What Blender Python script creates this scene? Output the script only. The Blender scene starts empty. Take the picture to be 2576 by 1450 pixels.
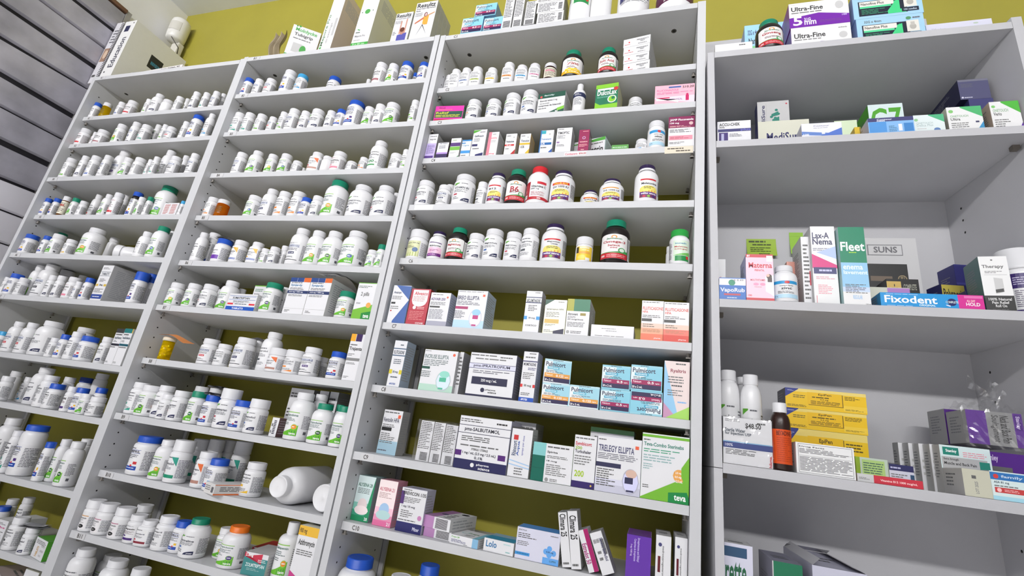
import bpy, bmesh, math, random
from mathutils import Vector, Matrix
PI = math.pi
scene = bpy.context.scene
COL = scene.collection

# ------------------------------------------------------------------ camera
cam_data = bpy.data.cameras.new('camera')
cam = bpy.data.objects.new('camera', cam_data)
COL.objects.link(cam)
YAW, PITCH, ROLL = -0.3172, 0.3109, 0.1395
CAM = Vector((0.6953, -1.0659, 1.1248))
fw = Vector((math.sin(YAW)*math.cos(PITCH), math.cos(YAW)*math.cos(PITCH), math.sin(PITCH)))
rt0 = Vector((math.cos(YAW), -math.sin(YAW), 0)); up0 = rt0.cross(fw)
rt = rt0*math.cos(ROLL) + up0*math.sin(ROLL)
up = up0*math.cos(ROLL) - rt0*math.sin(ROLL)
M = Matrix((rt, up, -fw)).transposed().to_4x4(); M.translation = CAM
cam.matrix_world = M
cam_data.sensor_fit = 'HORIZONTAL'
cam_data.sensor_width = 36.0
cam_data.lens = 1190.32*36/2576
cam_data.clip_start = 0.02
scene.camera = cam

# ------------------------------------------------------------------ world, lights, exposure
w = bpy.data.worlds.new('world'); scene.world = w; w.use_nodes = True
w.node_tree.nodes['Background'].inputs[0].default_value = (0.96, 0.96, 1.0, 1)
w.node_tree.nodes['Background'].inputs[1].default_value = 0.28
def area(name, loc, target, sx, sy, power, col=(1, .985, .975)):
    d = bpy.data.lights.new(name, 'AREA'); d.shape = 'RECTANGLE'; d.size = sx; d.size_y = sy
    d.energy = power; d.color = col
    o = bpy.data.objects.new(name, d); COL.objects.link(o); o.location = loc
    o.rotation_euler = (Vector(target) - Vector(loc)).to_track_quat('-Z', 'Y').to_euler()
    return o
for lx_, pw in ((1.5, 18), (0.1, 15.5), (-1.4, 25)):
    lamp = area('ceiling_tube_light', (lx_, -4.1, 2.96), (lx_-.1, 0.0, 2.75), 1.25, 0.16, pw)
    lamp.data.spread = math.radians(84)
for lx_ in (-1.0, 1.0):
    lamp = area('floor_bounce_fill', (lx_, -2.3, 2.98), (lx_-.05, -2.25, 0), 1.2, .5, 29)  # added fill lamps, aimed at the floor to bounce light onto shelf undersides
    lamp.data.spread = math.radians(62)
vs = scene.view_settings
vs.view_transform = 'Standard'; vs.look = 'None'; vs.gamma = 1.0; vs.use_curve_mapping = False
vs.exposure = 0.0

# ------------------------------------------------------------------ materials
def lin(c):
    return c/12.92 if c <= 0.04045 else ((c+0.055)/1.055)**2.4
def rgb(h):
    if len(h) == 3: h = ''.join(c*2 for c in h)
    return tuple(lin(int(h[i:i+2], 16)/255) for i in (0, 2, 4))
MATS = {}
def mat(h, rough=0.42, kind='plain'):
    key = (h, rough, kind)
    if key in MATS: return MATS[key]
    m = bpy.data.materials.new('paint_'+h+'_'+kind); m.use_nodes = True
    nt = m.node_tree; b = nt.nodes['Principled BSDF']
    c = rgb(h)
    b.inputs['Base Color'].default_value = (*c, 1); b.inputs['Roughness'].default_value = rough
    if kind in ('laminate', 'wall', 'metal', 'plastic', 'grained'):
        tc = nt.nodes.new('ShaderNodeTexCoord'); n = nt.nodes.new('ShaderNodeTexNoise')
        sc, lo, hi = dict(laminate=(9, .97, 1.02), wall=(3.5, .93, 1.05), metal=(5.0, .62, 1.2), plastic=(60, .99, 1.01), grained=(25, .85, 1.1))[kind]
        n.inputs['Scale'].default_value = sc; n.inputs['Detail'].default_value = 5
        nt.links.new(tc.outputs['Object'], n.inputs['Vector'])
        r = nt.nodes.new('ShaderNodeMapRange'); r.inputs['From Min'].default_value = .3; r.inputs['From Max'].default_value = .7
        r.inputs['To Min'].default_value = lo; r.inputs['To Max'].default_value = hi
        nt.links.new(n.outputs['Fac'], r.inputs['Value'])
        mx = nt.nodes.new('ShaderNodeVectorMath'); mx.operation = 'SCALE'; mx.inputs[0].default_value = c
        nt.links.new(r.outputs[0], mx.inputs['Scale']); nt.links.new(mx.outputs[0], b.inputs['Base Color'])
        if kind in ('laminate', 'plastic', 'wall'):
            bp = nt.nodes.new('ShaderNodeBump'); bp.inputs['Strength'].default_value = .06; bp.inputs['Distance'].default_value = .002
            n2 = nt.nodes.new('ShaderNodeTexNoise'); n2.inputs['Scale'].default_value = 350 if kind != 'wall' else 60
            nt.links.new(tc.outputs['Object'], n2.inputs['Vector']); nt.links.new(n2.outputs['Fac'], bp.inputs['Height'])
            nt.links.new(bp.outputs[0], b.inputs['Normal'])
        if kind == 'metal':
            b.inputs['Metallic'].default_value = .1
    if kind == 'clear':
        out = nt.nodes['Material Output']; tr = nt.nodes.new('ShaderNodeBsdfTransparent'); tr.inputs[0].default_value = (*[min(1, v*1.15+.04) for v in c], 1)
        b.inputs['Roughness'].default_value = .15; mxs = nt.nodes.new('ShaderNodeMixShader'); mxs.inputs[0].default_value = .26
        nt.links.new(tr.outputs[0], mxs.inputs[1]); nt.links.new(b.outputs[0], mxs.inputs[2]); nt.links.new(mxs.outputs[0], out.inputs['Surface'])
    if kind == 'film':
        out = nt.nodes['Material Output']; tr = nt.nodes.new('ShaderNodeBsdfTransparent'); gl = nt.nodes.new('ShaderNodeBsdfGlossy')
        gl.inputs['Roughness'].default_value = .12; mxs = nt.nodes.new('ShaderNodeMixShader'); mxs.inputs[0].default_value = .12
        nt.links.new(tr.outputs[0], mxs.inputs[1]); nt.links.new(gl.outputs[0], mxs.inputs[2]); nt.links.new(mxs.outputs[0], out.inputs['Surface'])
    MATS[key] = m
    return m

class MB:
    def __init__(s): s.v = []; s.f = []; s.mi = []; s.ms = []; s.sm = []
    def m(s, material):
        if material not in s.ms: s.ms.append(material)
        return s.ms.index(material)
    def face(s, pts, material, smooth=False):
        b = len(s.v); s.v += [tuple(p) for p in pts]; s.f.append(tuple(range(b, b+len(pts)))); s.mi.append(s.m(material)); s.sm.append(smooth)
    def mesh(s, verts, faces, material, smooth=False):
        b = len(s.v); s.v += [tuple(p) for p in verts]; k = s.m(material)
        for f in faces: s.f.append(tuple(b+i for i in f)); s.mi.append(k); s.sm.append(smooth)
    def box(s, x0, y0, z0, x1, y1, z1, material):
        V = [(x, y, z) for x in (x0, x1) for y in (y0, y1) for z in (z0, z1)]
        s.mesh(V, [(0, 1, 3, 2), (4, 6, 7, 5), (0, 4, 5, 1), (2, 3, 7, 6), (0, 2, 6, 4), (1, 5, 7, 3)], material)
    def bbox(s, x0, y0, z0, x1, y1, z1, material, c=.0008):
        # box with chamfered edges
        bm = bmesh.new(); bmesh.ops.create_cube(bm, size=1)
        for v in bm.verts:
            v.co = Vector(((x0+x1)/2+v.co.x*(x1-x0), (y0+y1)/2+v.co.y*(y1-y0), (z0+z1)/2+v.co.z*(z1-z0)))
        bmesh.ops.bevel(bm, geom=bm.edges[:], offset=c, segments=2, affect='EDGES', profile=.6)
        bm.verts.index_update()
        s.mesh([v.co[:] for v in bm.verts], [[v.index for v in f.verts] for f in bm.faces], material); bm.free()
    def lathe(s, prof, material, n=32, ribs=0, off=(0, 0, 0), sq=0, smooth=True):
        V = []; F = []
        for (r, z) in prof:
            for i in range(n):
                a = 2*PI*i/n; rr = r
                if ribs and i % 2: rr = r*ribs
                ca, sa = math.cos(a), math.sin(a)
                if sq:
                    k = (abs(ca)**4+abs(sa)**4)**(-.25); rr = r*(1+(k-1)*sq)
                V.append((off[0]+rr*ca, off[1]+rr*sa, off[2]+z))
        for j in range(len(prof)-1):
            for i in range(n):
                k = (i+1) % n; F.append((j*n+i, j*n+k, (j+1)*n+k, (j+1)*n+i))
        s.mesh(V, F, material, smooth)
        if prof[-1][0] > 1e-5: s.mesh(V[-n:], [tuple(range(n))], material)
        if prof[0][0] > 1e-5: s.mesh(V[:n], [tuple(reversed(range(n)))], material)
    def tube(s, pts, r, material, n=8):
        pts = [Vector(p) for p in pts]; V = []; F = []
        for i, p in enumerate(pts):
            d = (pts[min(i+1, len(pts)-1)]-pts[max(i-1, 0)]).normalized()
            a = d.orthogonal().normalized() if abs(d.z) > .95 else d.cross(Vector((0, 0, 1))).normalized()
            b = d.cross(a)
            V += [p+(a*math.cos(2*PI*k/n)+b*math.sin(2*PI*k/n))*r for k in range(n)]
        for i in range(len(pts)-1):
            for k in range(n): F.append((i*n+k, i*n+(k+1) % n, (i+1)*n+(k+1) % n, (i+1)*n+k))
        F += [tuple(reversed(range(n))), tuple(range((len(pts)-1)*n, len(pts)*n))]
        s.mesh(V, F, material, True)
    def build(s, name, parent=None, loc=None, rot=None):
        me = bpy.data.meshes.new(name); me.from_pydata(s.v, [], s.f)
        for m_ in s.ms: me.materials.append(m_)
        me.polygons.foreach_set('material_index', s.mi); me.polygons.foreach_set('use_smooth', s.sm)
        me.update()
        o = bpy.data.objects.new(name, me); COL.objects.link(o)
        if parent: o.parent = parent
        if loc is not None: o.location = loc
        if rot is not None: o.rotation_euler = rot
        return o
def tag(o, label=None, cat=None, group=None, kind=None):
    if label: o['label'] = label
    if cat: o['category'] = cat
    if group: o['group'] = group
    if kind: o['kind'] = kind
    return o
def empty(name, loc, rot=(0, 0, 0)):
    o = bpy.data.objects.new(name, None); o.empty_display_size = .02; COL.objects.link(o); o.location = loc; o.rotation_euler = rot
    return o

# ------------------------------------------------------------------ flat lettering meshes
TXT = {}
def text_mesh(s):
    if s in TXT: return TXT[s]
    c = bpy.data.curves.new('t', 'FONT'); c.body = s; c.resolution_u = 2; c.offset = .022; c.size = 1
    o = bpy.data.objects.new('t', c); COL.objects.link(o)
    dg = bpy.context.evaluated_depsgraph_get()
    me = o.evaluated_get(dg).to_mesh()
    V = [v.co[:2] for v in me.vertices]; F = [tuple(p.vertices) for p in me.polygons]
    o.evaluated_get(dg).to_mesh_clear(); bpy.data.objects.remove(o); bpy.data.curves.remove(c)
    if not V: TXT[s] = ([], []); return TXT[s]
    x0 = min(v[0] for v in V); x1 = max(v[0] for v in V); y0 = min(v[1] for v in V); y1 = max(v[1] for v in V)
    V = [((x-x0)/max(x1-x0, 1e-6), (y-y0)/max(y1-y0, 1e-6)) for x, y in V]
    TXT[s] = (V, F); return TXT[s]

class Paint:
    """draws rectangles, curves and lettering on a face given by fn(X, Y, lift) with Y up; step = widest piece in X"""
    def __init__(s, mb, fn, step=9, seed=0, rough=.45):
        s.mb = mb; s.fn = fn; s.step = step; s.rnd = random.Random(seed); s.k = 0; s.rough = rough
    def lift(s, d=1):
        s.k += 1; return .00012 if s.k == 1 else .0003+.00003*s.k
    def band(s, x0, x1, lo, hi, col, n=None, L=None):
        if L is None: L = s.lift()
        m = mat(col, s.rough); n = n or max(1, int(math.ceil((x1-x0)/s.step)))
        for i in range(n):
            a = x0+(x1-x0)*i/n; b = x0+(x1-x0)*(i+1)/n
            s.mb.face([s.fn(a, lo(a), L), s.fn(b, lo(b), L), s.fn(b, hi(b), L), s.fn(a, hi(a), L)], m)
    def rect(s, x0, y0, x1, y1, col, L=None): s.band(x0, x1, lambda x: y0, lambda x: y1, col, None, L)
    def disc(s, cx, cy, rx, ry, col):
        s.band(cx-rx, cx+rx, lambda x: cy-ry*math.sqrt(max(0, 1-((x-cx)/rx)**2)), lambda x: cy+ry*math.sqrt(max(0, 1-((x-cx)/rx)**2)), col, 12)
    def greek(s, x0, y0, x1, y1, n, col):
        L = s.lift(); h = (y1-y0)/(n*1.0)
        if len(col) == 3: col = ''.join(q*2 for q in col)
        if '55' < col[:2] < 'b0' and '55' < col[2:4] < 'b0': col = ''.join('%02x' % int(int(col[i:i+2], 16)*.74) for i in (0, 2, 4))
        for i in range(n):
            x = x0; end = x1-(x1-x0)*s.rnd.choice((0, .05, .1, .35)); yb = y1-h*(i+.75); t = h*(.42 if n > 1 else .6)
            while x < end:
                wd = (x1-x0)*s.rnd.uniform(.1, .3); xe = min(x+wd, end)
                if xe-x > (x1-x0)*.02: s.rect(x, yb, xe, yb+t, col, L)
                x = xe+(x1-x0)*.03
    def text(s, x0, y0, x1, y1, col, t, rot=0):
        V, F = text_mesh(t)
        if not V: return
        L = s.lift(); m = mat(col, s.rough)
        if rot == 1: P = [(x1-(x1-x0)*v, y0+(y1-y0)*u) for u, v in V]
        elif rot == -1: P = [(x0+(x1-x0)*v, y1-(y1-y0)*u) for u, v in V]
        else: P = [(x0+(x1-x0)*u, y0+(y1-y0)*v) for u, v in V]
        s.mb.mesh([s.fn(a, b, L) for a, b in P], F, m)
    def ops(s, src):
        for q in src.split(';'):
            q = q.strip()
            if not q: continue
            k = q[0]; a = q[1:].split()
            if k == 'r': s.rect(*map(float, a[:4]), a[4])
            elif k == 'l': s.greek(*map(float, a[:4]), int(a[4]), a[5])
            elif k in 'tvV': s.text(*map(float, a[:4]), a[4], ' '.join(a[5:]), dict(t=0, v=1, V=-1)[k])
            elif k == 'c':
                r_ = float(a[2])
                if r_ > 0: s.disc(float(a[0]), float(a[1]), r_/max(1, s.asp), r_*min(1, s.asp), a[3])
            elif k == 'e':
                x0, y0, x1, y1 = map(float, a[:4]); s.disc((x0+x1)/2, (y0+y1)/2, (x1-x0)/2, (y1-y0)/2, a[4])
            elif k == 'b':
                v = list(map(float, a[:-1])); x0, x1 = v[:2]
                if len(v) == 6: l0, l1, h0, h1 = v[2:]
                elif len(v) == 7: l0, l1, h0, h1 = v[2], v[3], v[4], v[5]
                else: l0, l1, h0, h1 = v[2], v[2], v[3], v[3]
                g = lambda p, q_: (lambda x: p+(q_-p)*(x-x0)/max(x1-x0, 1e-6))
                if len(v) == 7:
                    mid = v[5]; end = v[6]
                    s.band(x0, x1, g(l0, l1), lambda x: h0+(end-h0)*((x-x0)/(x1-x0))+(mid-(h0+end)/2)*4*((x-x0)/(x1-x0))*(1-(x-x0)/(x1-x0))*.5, a[-1], 10)
                else: s.band(x0, x1, g(l0, l1), g(h0, h1), a[-1])
    asp = 1

SHELF_Z={'A2': 2.1437, 'A3': 2.0098, 'A4': 1.8457, 'A5': 1.6887, 'A6': 1.5243, 'A7': 1.3671, 'A8': 1.1659, 'A9': 1.0094, 'A10': 0.8078, 'A11': 0.6236, 'A12': 0.44, 'B2': 2.173, 'B3': 2.0145, 'B4': 1.8506, 'B5': 1.6878, 'B6': 1.5245, 'B7': 1.3663, 'B8': 1.2008, 'B9': 1.0334, 'B10': 0.8753, 'B11': 0.72, 'B12': 0.555, 'C2': 2.1324, 'C3': 2.0055, 'C4': 1.8773, 'C5': 1.7097, 'C6': 1.5498, 'C7': 1.3599, 'C8': 1.1976, 'C9': 1.0336, 'C10': 0.8763, 'C11': 0.66, 'D2': 1.851, 'D3': 1.453, 'D4': 1.1217, 'D5': 0.795, 'B1': 2.3374, 'C1': 2.3264, 'D1': 2.121, 'A1': 2.3322}
SHELF_Y={'A2': [0.0006, 0.0117], 'A3': [-0.0001, 0.011], 'A4': [-0.0155, -0.0044], 'A5': [-0.0008, 0.0103], 'A6': [-0.0151, -0.004], 'A7': [-0.004, 0.0071], 'A8': [-0.004, 0.0071], 'A9': [-0.004, 0.0071], 'A10': [-0.004, 0.0071], 'A11': [-0.004, 0.0071], 'A12': [-0.004, 0.0071], 'B2': [-0.0036, 0.0119], 'B3': [0.0055, 0.021], 'B4': [0.0134, 0.0288], 'B5': [0.016, 0.0315], 'B6': [0.0165, 0.032], 'B7': [-0.0009, 0.0146], 'B8': [0.0165, 0.032], 'B9': [-0.002, 0.0134], 'B10': [0.014, 0.0295], 'B11': [-0.0012, 0.0142], 'B12': [0.0058, 0.0213], 'C2': [0.019, 0.019], 'C3': [0.015, 0.015], 'C4': [0.0243, 0.0243], 'C5': [0.0062, 0.0062], 'C6': [0.0195, 0.0195], 'C7': [0.0063, 0.0063], 'C8': [0.0204, 0.0204], 'C9': [0.0055, 0.0055], 'C10': [0.0228, 0.0228], 'C11': [0.016, 0.016], 'D2': [-0.026, -0.026], 'D3': [-0.026, -0.026], 'D4': [-0.026, -0.026], 'D5': [-0.026, -0.026], 'B1': [-0.0102, 0.0053], 'C1': [0.0, 0.0], 'D1': [-0.026, -0.026], 'A1': [-0.02, -0.0089]}
BOTTLES=[
('A2',1,-1.5916,0.0163,2.1622,0.0148,0.0751,'sb','G.k',''),
('A2',2,-1.5313,0.0172,2.1622,0.0148,0.0693,'vw','V.y',''),
('A2',3,-1.4456,0.0185,2.1622,0.0148,0.066,'sw','G.b',''),
('A2',4,-1.3944,0.026,2.1622,0.0214,0.0706,'sw','R.r',''),
('A2',5,-1.2928,0.0176,2.1622,0.0116,0.0665,'sw','G.g',''),
('A2',6,-1.261,0.0294,2.1622,0.0228,0.0953,'rw','J',''),
('A2',7,-1.1982,0.029,2.1622,0.0214,0.0594,'sw','N',''),
('A2',8,-1.1325,0.0247,2.1622,0.0162,0.0665,'sw','G.k',''),
('A2',9,-1.1774,0.079,2.1622,0.0109,0.1098,'sw','G.r',''),
('A2',10,-1.0509,0.0246,2.1622,0.015,0.0809,'sw','J',''),
('A2',11,-0.997,0.0248,2.1622,0.0143,0.0725,'sw','G.t',''),
('A2',12,-0.9496,0.0262,2.1622,0.015,0.074,'sw','P.b',''),
('A2',13,-0.9492,0.0514,2.1622,0.0107,0.0874,'sw','G.g',''),
('A3',1,-1.5943,0.0216,2.0283,0.0208,0.081,'sw','R.r',''),
('A3',2,-1.553,0.0325,2.0283,0.0096,0.0734,'sw','R.r',''),
('A3',3,-1.4895,0.0259,2.0283,0.0234,0.0689,'sw','R.k',''),
('A3',4,-1.3891,0.0229,2.0283,0.019,0.0881,'sw','T.o',''),
('A3',5,-1.3324,0.036,2.0283,0.018,0.1039,'sw','P.b',''),
('A3',6,-1.2511,0.0265,2.0283,0.0205,0.0766,'sw','G.t',''),
('A3',7,-1.2449,0.0592,2.0283,0.0133,0.1048,'sw','T.p',''),
('A3',8,-1.1403,0.0189,2.0283,0.0114,0.0675,'sw','G.g',''),
('A3',9,-1.1115,0.027,2.0283,0.0189,0.0578,'sw','P.r',''),
('A3',10,-1.0394,0.0218,2.0283,0.0127,0.0749,'sw','G.k',''),
('A3',11,-1.0,0.0302,2.0283,0.0205,0.1039,'sb','A.y',''),
('A3',12,-0.9292,0.0267,2.0283,0.016,0.1049,'rw','G.l',''),
('A4',1,-1.5605,0.0061,1.8642,0.0206,0.0904,'sw','G.g',''),
('A4',2,-1.477,0.0012,1.8642,0.0145,0.0958,'sw','J',''),
('A4',3,-1.4238,0.0064,1.8642,0.0188,0.0951,'sw','G.b',''),
('A4',4,-1.3522,0.0038,1.8642,0.0152,0.0932,'sw','P.b',''),
('A4',5,-1.3522,0.0503,1.8642,0.0265,0.1441,'rw','P.p',''),
('A4',6,-1.2402,0.0074,1.8642,0.017,0.0784,'sw','T.p',''),
('A4',7,-1.1823,0.0114,1.8642,0.0201,0.077,'sw','G.k',''),
('A4',8,-1.1118,0.0019,1.8642,0.0097,0.0634,'sw','G.t',''),
('A4',9,-1.088,0.0047,1.8642,0.0122,0.0748,'sw','G.t',''),
('A4',10,-1.1078,0.0553,1.8642,0.0229,0.1358,'rw','G.g','MICRO'),
('A4',11,-1.0029,0.0136,1.8642,0.0196,0.0749,'sw','P.k',''),
('A4',12,-1.0221,0.0565,1.8642,0.0128,0.111,'sw','G.g',''),
('A4',13,-0.9118,0.0112,1.8642,0.016,0.0817,'sw','P.k',''),
('A4',14,-0.9226,0.0424,1.8642,0.0076,0.0788,'sw','G.k',''),
('A5',1,-1.6014,0.0126,1.7072,0.0127,0.0742,'sb','A.y',''),
('A5',2,-1.5505,0.0134,1.7072,0.0127,0.0736,'sb','A.r',''),
('A5',3,-1.5,0.0136,1.7072,0.0122,0.0807,'vw','V.a',''),
('A5',4,-1.4476,0.0161,1.7072,0.0139,0.0739,'sg','T.g',''),
('A5',5,-1.3986,0.0174,1.7072,0.0144,0.0603,'sw','G.k',''),
('A5',6,-1.4294,0.0704,1.7072,0.0174,0.12,'rw','G.r',''),
('A5',7,-1.2837,0.0215,1.7072,0.0167,0.0891,'rw','T.p',''),
('A5',8,-1.2344,0.0223,1.7072,0.0168,0.0937,'sw','R.r','ACID'),
('A5',9,-1.2909,0.078,1.7072,0.0129,0.1201,'sw','G.y',''),
('A5',10,-1.1723,0.043,1.7072,0.0171,0.1072,'sb','K.y',''),
('A5',11,-1.1025,0.0191,1.7072,0.0117,0.0726,'sw','T.g',''),
('A5',12,-1.0602,0.0189,1.7072,0.0109,0.0726,'sg','G.k',''),
('A5',14,-1.0524,0.0634,1.7072,0.0354,0.1371,'rg','T.b',''),
('A5',15,-0.8952,0.0194,1.7072,0.009,0.0537,'sl','G.k',''),
('A6',1,-1.5827,0.0085,1.5428,0.0228,0.0786,'sb','A.y',''),
('A6',2,-1.4787,0.0018,1.5428,0.0148,0.0717,'sb','A.d',''),
('A6',3,-1.4332,0.0092,1.5428,0.0213,0.0813,'sw','T.p',''),
('A6',4,-1.5902,0.0943,1.5428,0.0172,0.128,'sg','N',''),
('A6',5,-1.3498,0.0071,1.5428,0.018,0.0604,'sw','G.y',''),
('A6',6,-1.2717,0.0264,1.5428,0.0357,0.1116,'rw','T.o',''),
('A6',7,-1.3249,0.12,1.5428,0.0187,0.12,'sw','N',''),
('A6',8,-0.9968,0.0149,1.5428,0.0205,0.0957,'rw','G.k',''),
('A6',9,-0.9396,0.021,1.5428,0.0256,0.1181,'rg','T.b',''),
('A6',10,-0.9475,0.0589,1.5428,0.0137,0.1206,'rw','T.g',''),
('A7',1,-1.6049,0.0063,1.3856,0.0102,0.064,'sw','G.k',''),
('A7',2,-1.5798,0.0177,1.3856,0.0206,0.0806,'sb','A.y',''),
('A7',3,-1.5238,0.0132,1.3856,0.0154,0.0657,'sw','G.k',''),
('A7',4,-1.5347,0.0479,1.3856,0.0202,0.1281,'rw','T.o',''),
('A7',5,-1.468,0.0473,1.3856,0.0287,0.131,'rw','P.k',''),
('A7',8,-1.4981,0.1147,1.3856,0.0248,0.1336,'sw','N',''),
('A7',6,-1.3735,0.0145,1.3856,0.0145,0.0811,'sw','J',''),
('A7',7,-1.3293,0.0163,1.3856,0.0155,0.081,'sw','J',''),
('A7',9,-1.2699,0.0225,1.3856,0.0208,0.0787,'sw','R.q',''),
('A7',11,-1.4416,0.1373,1.3856,0.0161,0.1245,'sw','N',''),
('A7',10,-1.2278,0.0136,1.3856,0.0114,0.0624,'sw','P.b',''),
('A7',12,-1.1869,0.0185,1.3856,0.0156,0.0786,'sb','A.r',''),
('A7',14,-0.9621,0.0274,1.3856,0.021,0.1091,'kb','A.p',''),
('A7',15,-0.9697,0.0655,1.3856,0.0174,0.1172,'kb','A.p',''),
('A8',1,-1.4941,0.0109,1.1844,0.0127,0.0671,'sl','G.k',''),
('A8',2,-1.4506,0.0218,1.1844,0.0227,0.1072,'rw','P.r',''),
('A8',3,-1.3826,0.0229,1.1844,0.0228,0.108,'rw','P.r',''),
('A8',4,-1.3095,0.0387,1.1844,0.0372,0.1209,'rw','J','K20'),
('A8',5,-1.2281,0.017,1.1844,0.0147,0.0638,'sw','G.k',''),
('A8',6,-1.1868,0.0187,1.1844,0.0158,0.0788,'sb','A.y',''),
('A8',7,-1.1401,0.0225,1.1844,0.0188,0.0911,'sw','G.k',''),
('A8',9,-1.0894,0.0305,1.1844,0.0259,0.0813,'sb','A.r',''),
('A8',8,-1.2592,0.1109,1.1844,0.0279,0.1206,'sw','N',''),
('A8',10,-1.0417,0.0532,1.1844,0.0184,0.0879,'sw','J',''),
('A9',1,-1.3783,0.0189,1.0279,0.0188,0.0785,'sw','G.l',''),
('A9',2,-1.4965,0.0989,1.0279,0.0193,0.0984,'sw','N',''),
('A9',3,-1.3768,0.0756,1.0279,0.0149,0.0846,'sw','G.l',''),
('A9',4,-1.2839,0.0611,1.0279,0.0295,0.1228,'rw','J',''),
('A9',5,-1.1838,0.0251,1.0279,0.0219,0.1002,'sw','G.k',''),
('A9',6,-1.1402,0.0257,1.0279,0.0219,0.077,'sb','G.k',''),
('A9',7,-1.2061,0.0906,1.0279,0.0172,0.1031,'sw','N',''),
('A9',10,-1.1664,0.1151,1.0279,0.0207,0.1091,'sd','N',''),
('A9',8,-1.0575,0.019,1.0279,0.0142,0.0757,'sw','R.p','MIRTAZAPINE'),
('A9',9,-1.0268,0.0296,1.0279,0.0181,0.0761,'sb','A.y',''),
('A9',11,-0.987,0.0213,1.0279,0.0154,0.0608,'sw','T.k',''),
('A9',13,-0.9822,0.0524,1.0279,0.0168,0.0842,'sb','N',''),
('A9',12,-0.9425,0.0276,1.0279,0.0209,0.0562,'kw','G.k',''),
('A9',14,-1.1293,0.1354,1.0279,0.0201,0.1297,'sw','N',''),
('A10',1,-1.3192,0.0522,0.8263,0.0314,0.1526,'rw','G.k',''),
('A10',3,-1.1659,0.0353,0.8263,0.0318,0.1471,'sb','A.p',''),
('A10',2,-1.2128,0.0167,0.8263,0.0142,0.1236,'sw','G.t',''),
('A10',4,-1.0536,0.019,0.8263,0.0142,0.1103,'sb','A.y',''),
('A10',5,-1.0397,0.0484,0.8263,0.0187,0.1212,'rw','T.k',''),
('A10',6,-0.9588,0.0318,0.8263,0.0253,0.1237,'rw','T.k',''),
('A10',7,-1.0047,0.0831,0.8263,0.0172,0.1281,'sw','N',''),
('A11',3,-1.3198,0.1421,0.6421,0.0171,0.0834,'sw','G.k',''),
('A11',5,-1.2308,0.1309,0.6421,0.017,0.1025,'sw','G.g',''),
('A11',2,-1.2971,0.1121,0.6421,0.0195,0.0675,'sb','N',''),
('A11',4,-1.0583,0.0265,0.6421,0.0215,0.083,'sw','G.k',''),
('A11',6,-0.9927,0.0246,0.6421,0.0188,0.0672,'sw','J',''),
('B2',1,-0.7933,0.0152,2.1915,0.0179,0.0787,'sb','A.r',''),
('B2',2,-0.7421,0.0156,2.1915,0.0172,0.0682,'sw','P.k',''),
('B2',3,-0.6908,0.0197,2.1915,0.0201,0.066,'sw','P.r',''),
('B2',4,-0.6177,0.0243,2.1915,0.0232,0.0978,'sw','A.y',''),
('B2',5,-0.5558,0.0226,2.1915,0.0203,0.0724,'sl','G.l',''),
('B2',6,-0.4721,0.0836,2.1915,0.0243,0.1057,'sb','G.k',''),
('B2',7,-0.3443,0.1066,2.1915,0.0094,0.1079,'sw','N',''),
('B2',8,-0.2383,0.0309,2.1915,0.022,0.0895,'sw','R.k',''),
('B2',9,-0.1887,0.029,2.1915,0.019,0.0785,'sw','T.o',''),
('B2',10,-0.1384,0.033,2.1915,0.022,0.0828,'sb','A.y',''),
('B2',12,-0.0725,0.0314,2.1915,0.0191,0.0715,'sb','A.p',''),
('B2',11,-0.142,0.0901,2.1915,0.0092,0.0972,'sb','N',''),
('B3',1,-0.7907,0.0267,2.033,0.0204,0.0889,'sw','G.t',''),
('B3',2,-0.7423,0.0275,2.033,0.0198,0.0853,'sw','G.t',''),
('B3',3,-0.6862,0.0287,2.033,0.0198,0.0754,'sw','G.g',''),
('B3',4,-0.6288,0.0256,2.033,0.0155,0.0584,'sw','P.r',''),
('B3',5,-0.587,0.0251,2.033,0.0141,0.076,'sw','G.g',''),
('B3',6,-0.5512,0.0331,2.033,0.0214,0.0887,'sw','P.b',''),
('B3',7,-0.4974,0.0299,2.033,0.0171,0.0739,'sw','J',''),
('B3',8,-0.4529,0.0381,2.033,0.0243,0.0807,'sw','J',''),
('B3',9,-0.3906,0.0321,2.033,0.0171,0.0677,'sw','J',''),
('B3',10,-0.352,0.0329,2.033,0.0171,0.071,'sb','A.y',''),
('B3',11,-0.3092,0.0457,2.033,0.0289,0.1064,'sb','A.p',''),
('B3',12,-0.245,0.0366,2.033,0.0186,0.0731,'sw','T.k',''),
('B3',13,-0.2057,0.0371,2.033,0.0183,0.0807,'sw','J',''),
('B3',14,-0.1635,0.0452,2.033,0.0255,0.0848,'sw','T.k',''),
('B3',15,-0.0769,0.0357,2.033,0.0143,0.0853,'sw','G.g',''),
('B4',1,-0.725,0.0363,1.8691,0.0201,0.0865,'sw','P.b',''),
('B4',2,-0.6626,0.0418,1.8691,0.0243,0.0933,'rw','T.p',''),
('B4',3,-0.5861,0.0372,1.8691,0.0181,0.0728,'sw','T.y',''),
('B4',4,-0.5313,0.0404,1.8691,0.0202,0.0727,'sw','T.b',''),
('B4',5,-0.4761,0.0387,1.8691,0.0175,0.0424,'sw','G.k',''),
('B4',6,-0.4973,0.0894,1.8691,0.0084,0.0529,'sw','N',''),
('B4',7,-0.4072,0.0444,1.8691,0.0217,0.0742,'qw','S.o',''),
('B4',8,-0.361,0.0412,1.8691,0.0176,0.0563,'sw','N',''),
('B4',9,-0.3214,0.0483,1.8691,0.0238,0.0735,'sw','R.q',''),
('B4',10,-0.2639,0.0445,1.8691,0.0189,0.0334,'sw','G.k',''),
('B4',11,-0.2203,0.0407,1.8691,0.0142,0.0458,'sw','G.o',''),
('B4',12,-0.1811,0.0557,1.8691,0.0283,0.1112,'rw','Q','QUETIAPINE'),
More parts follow.
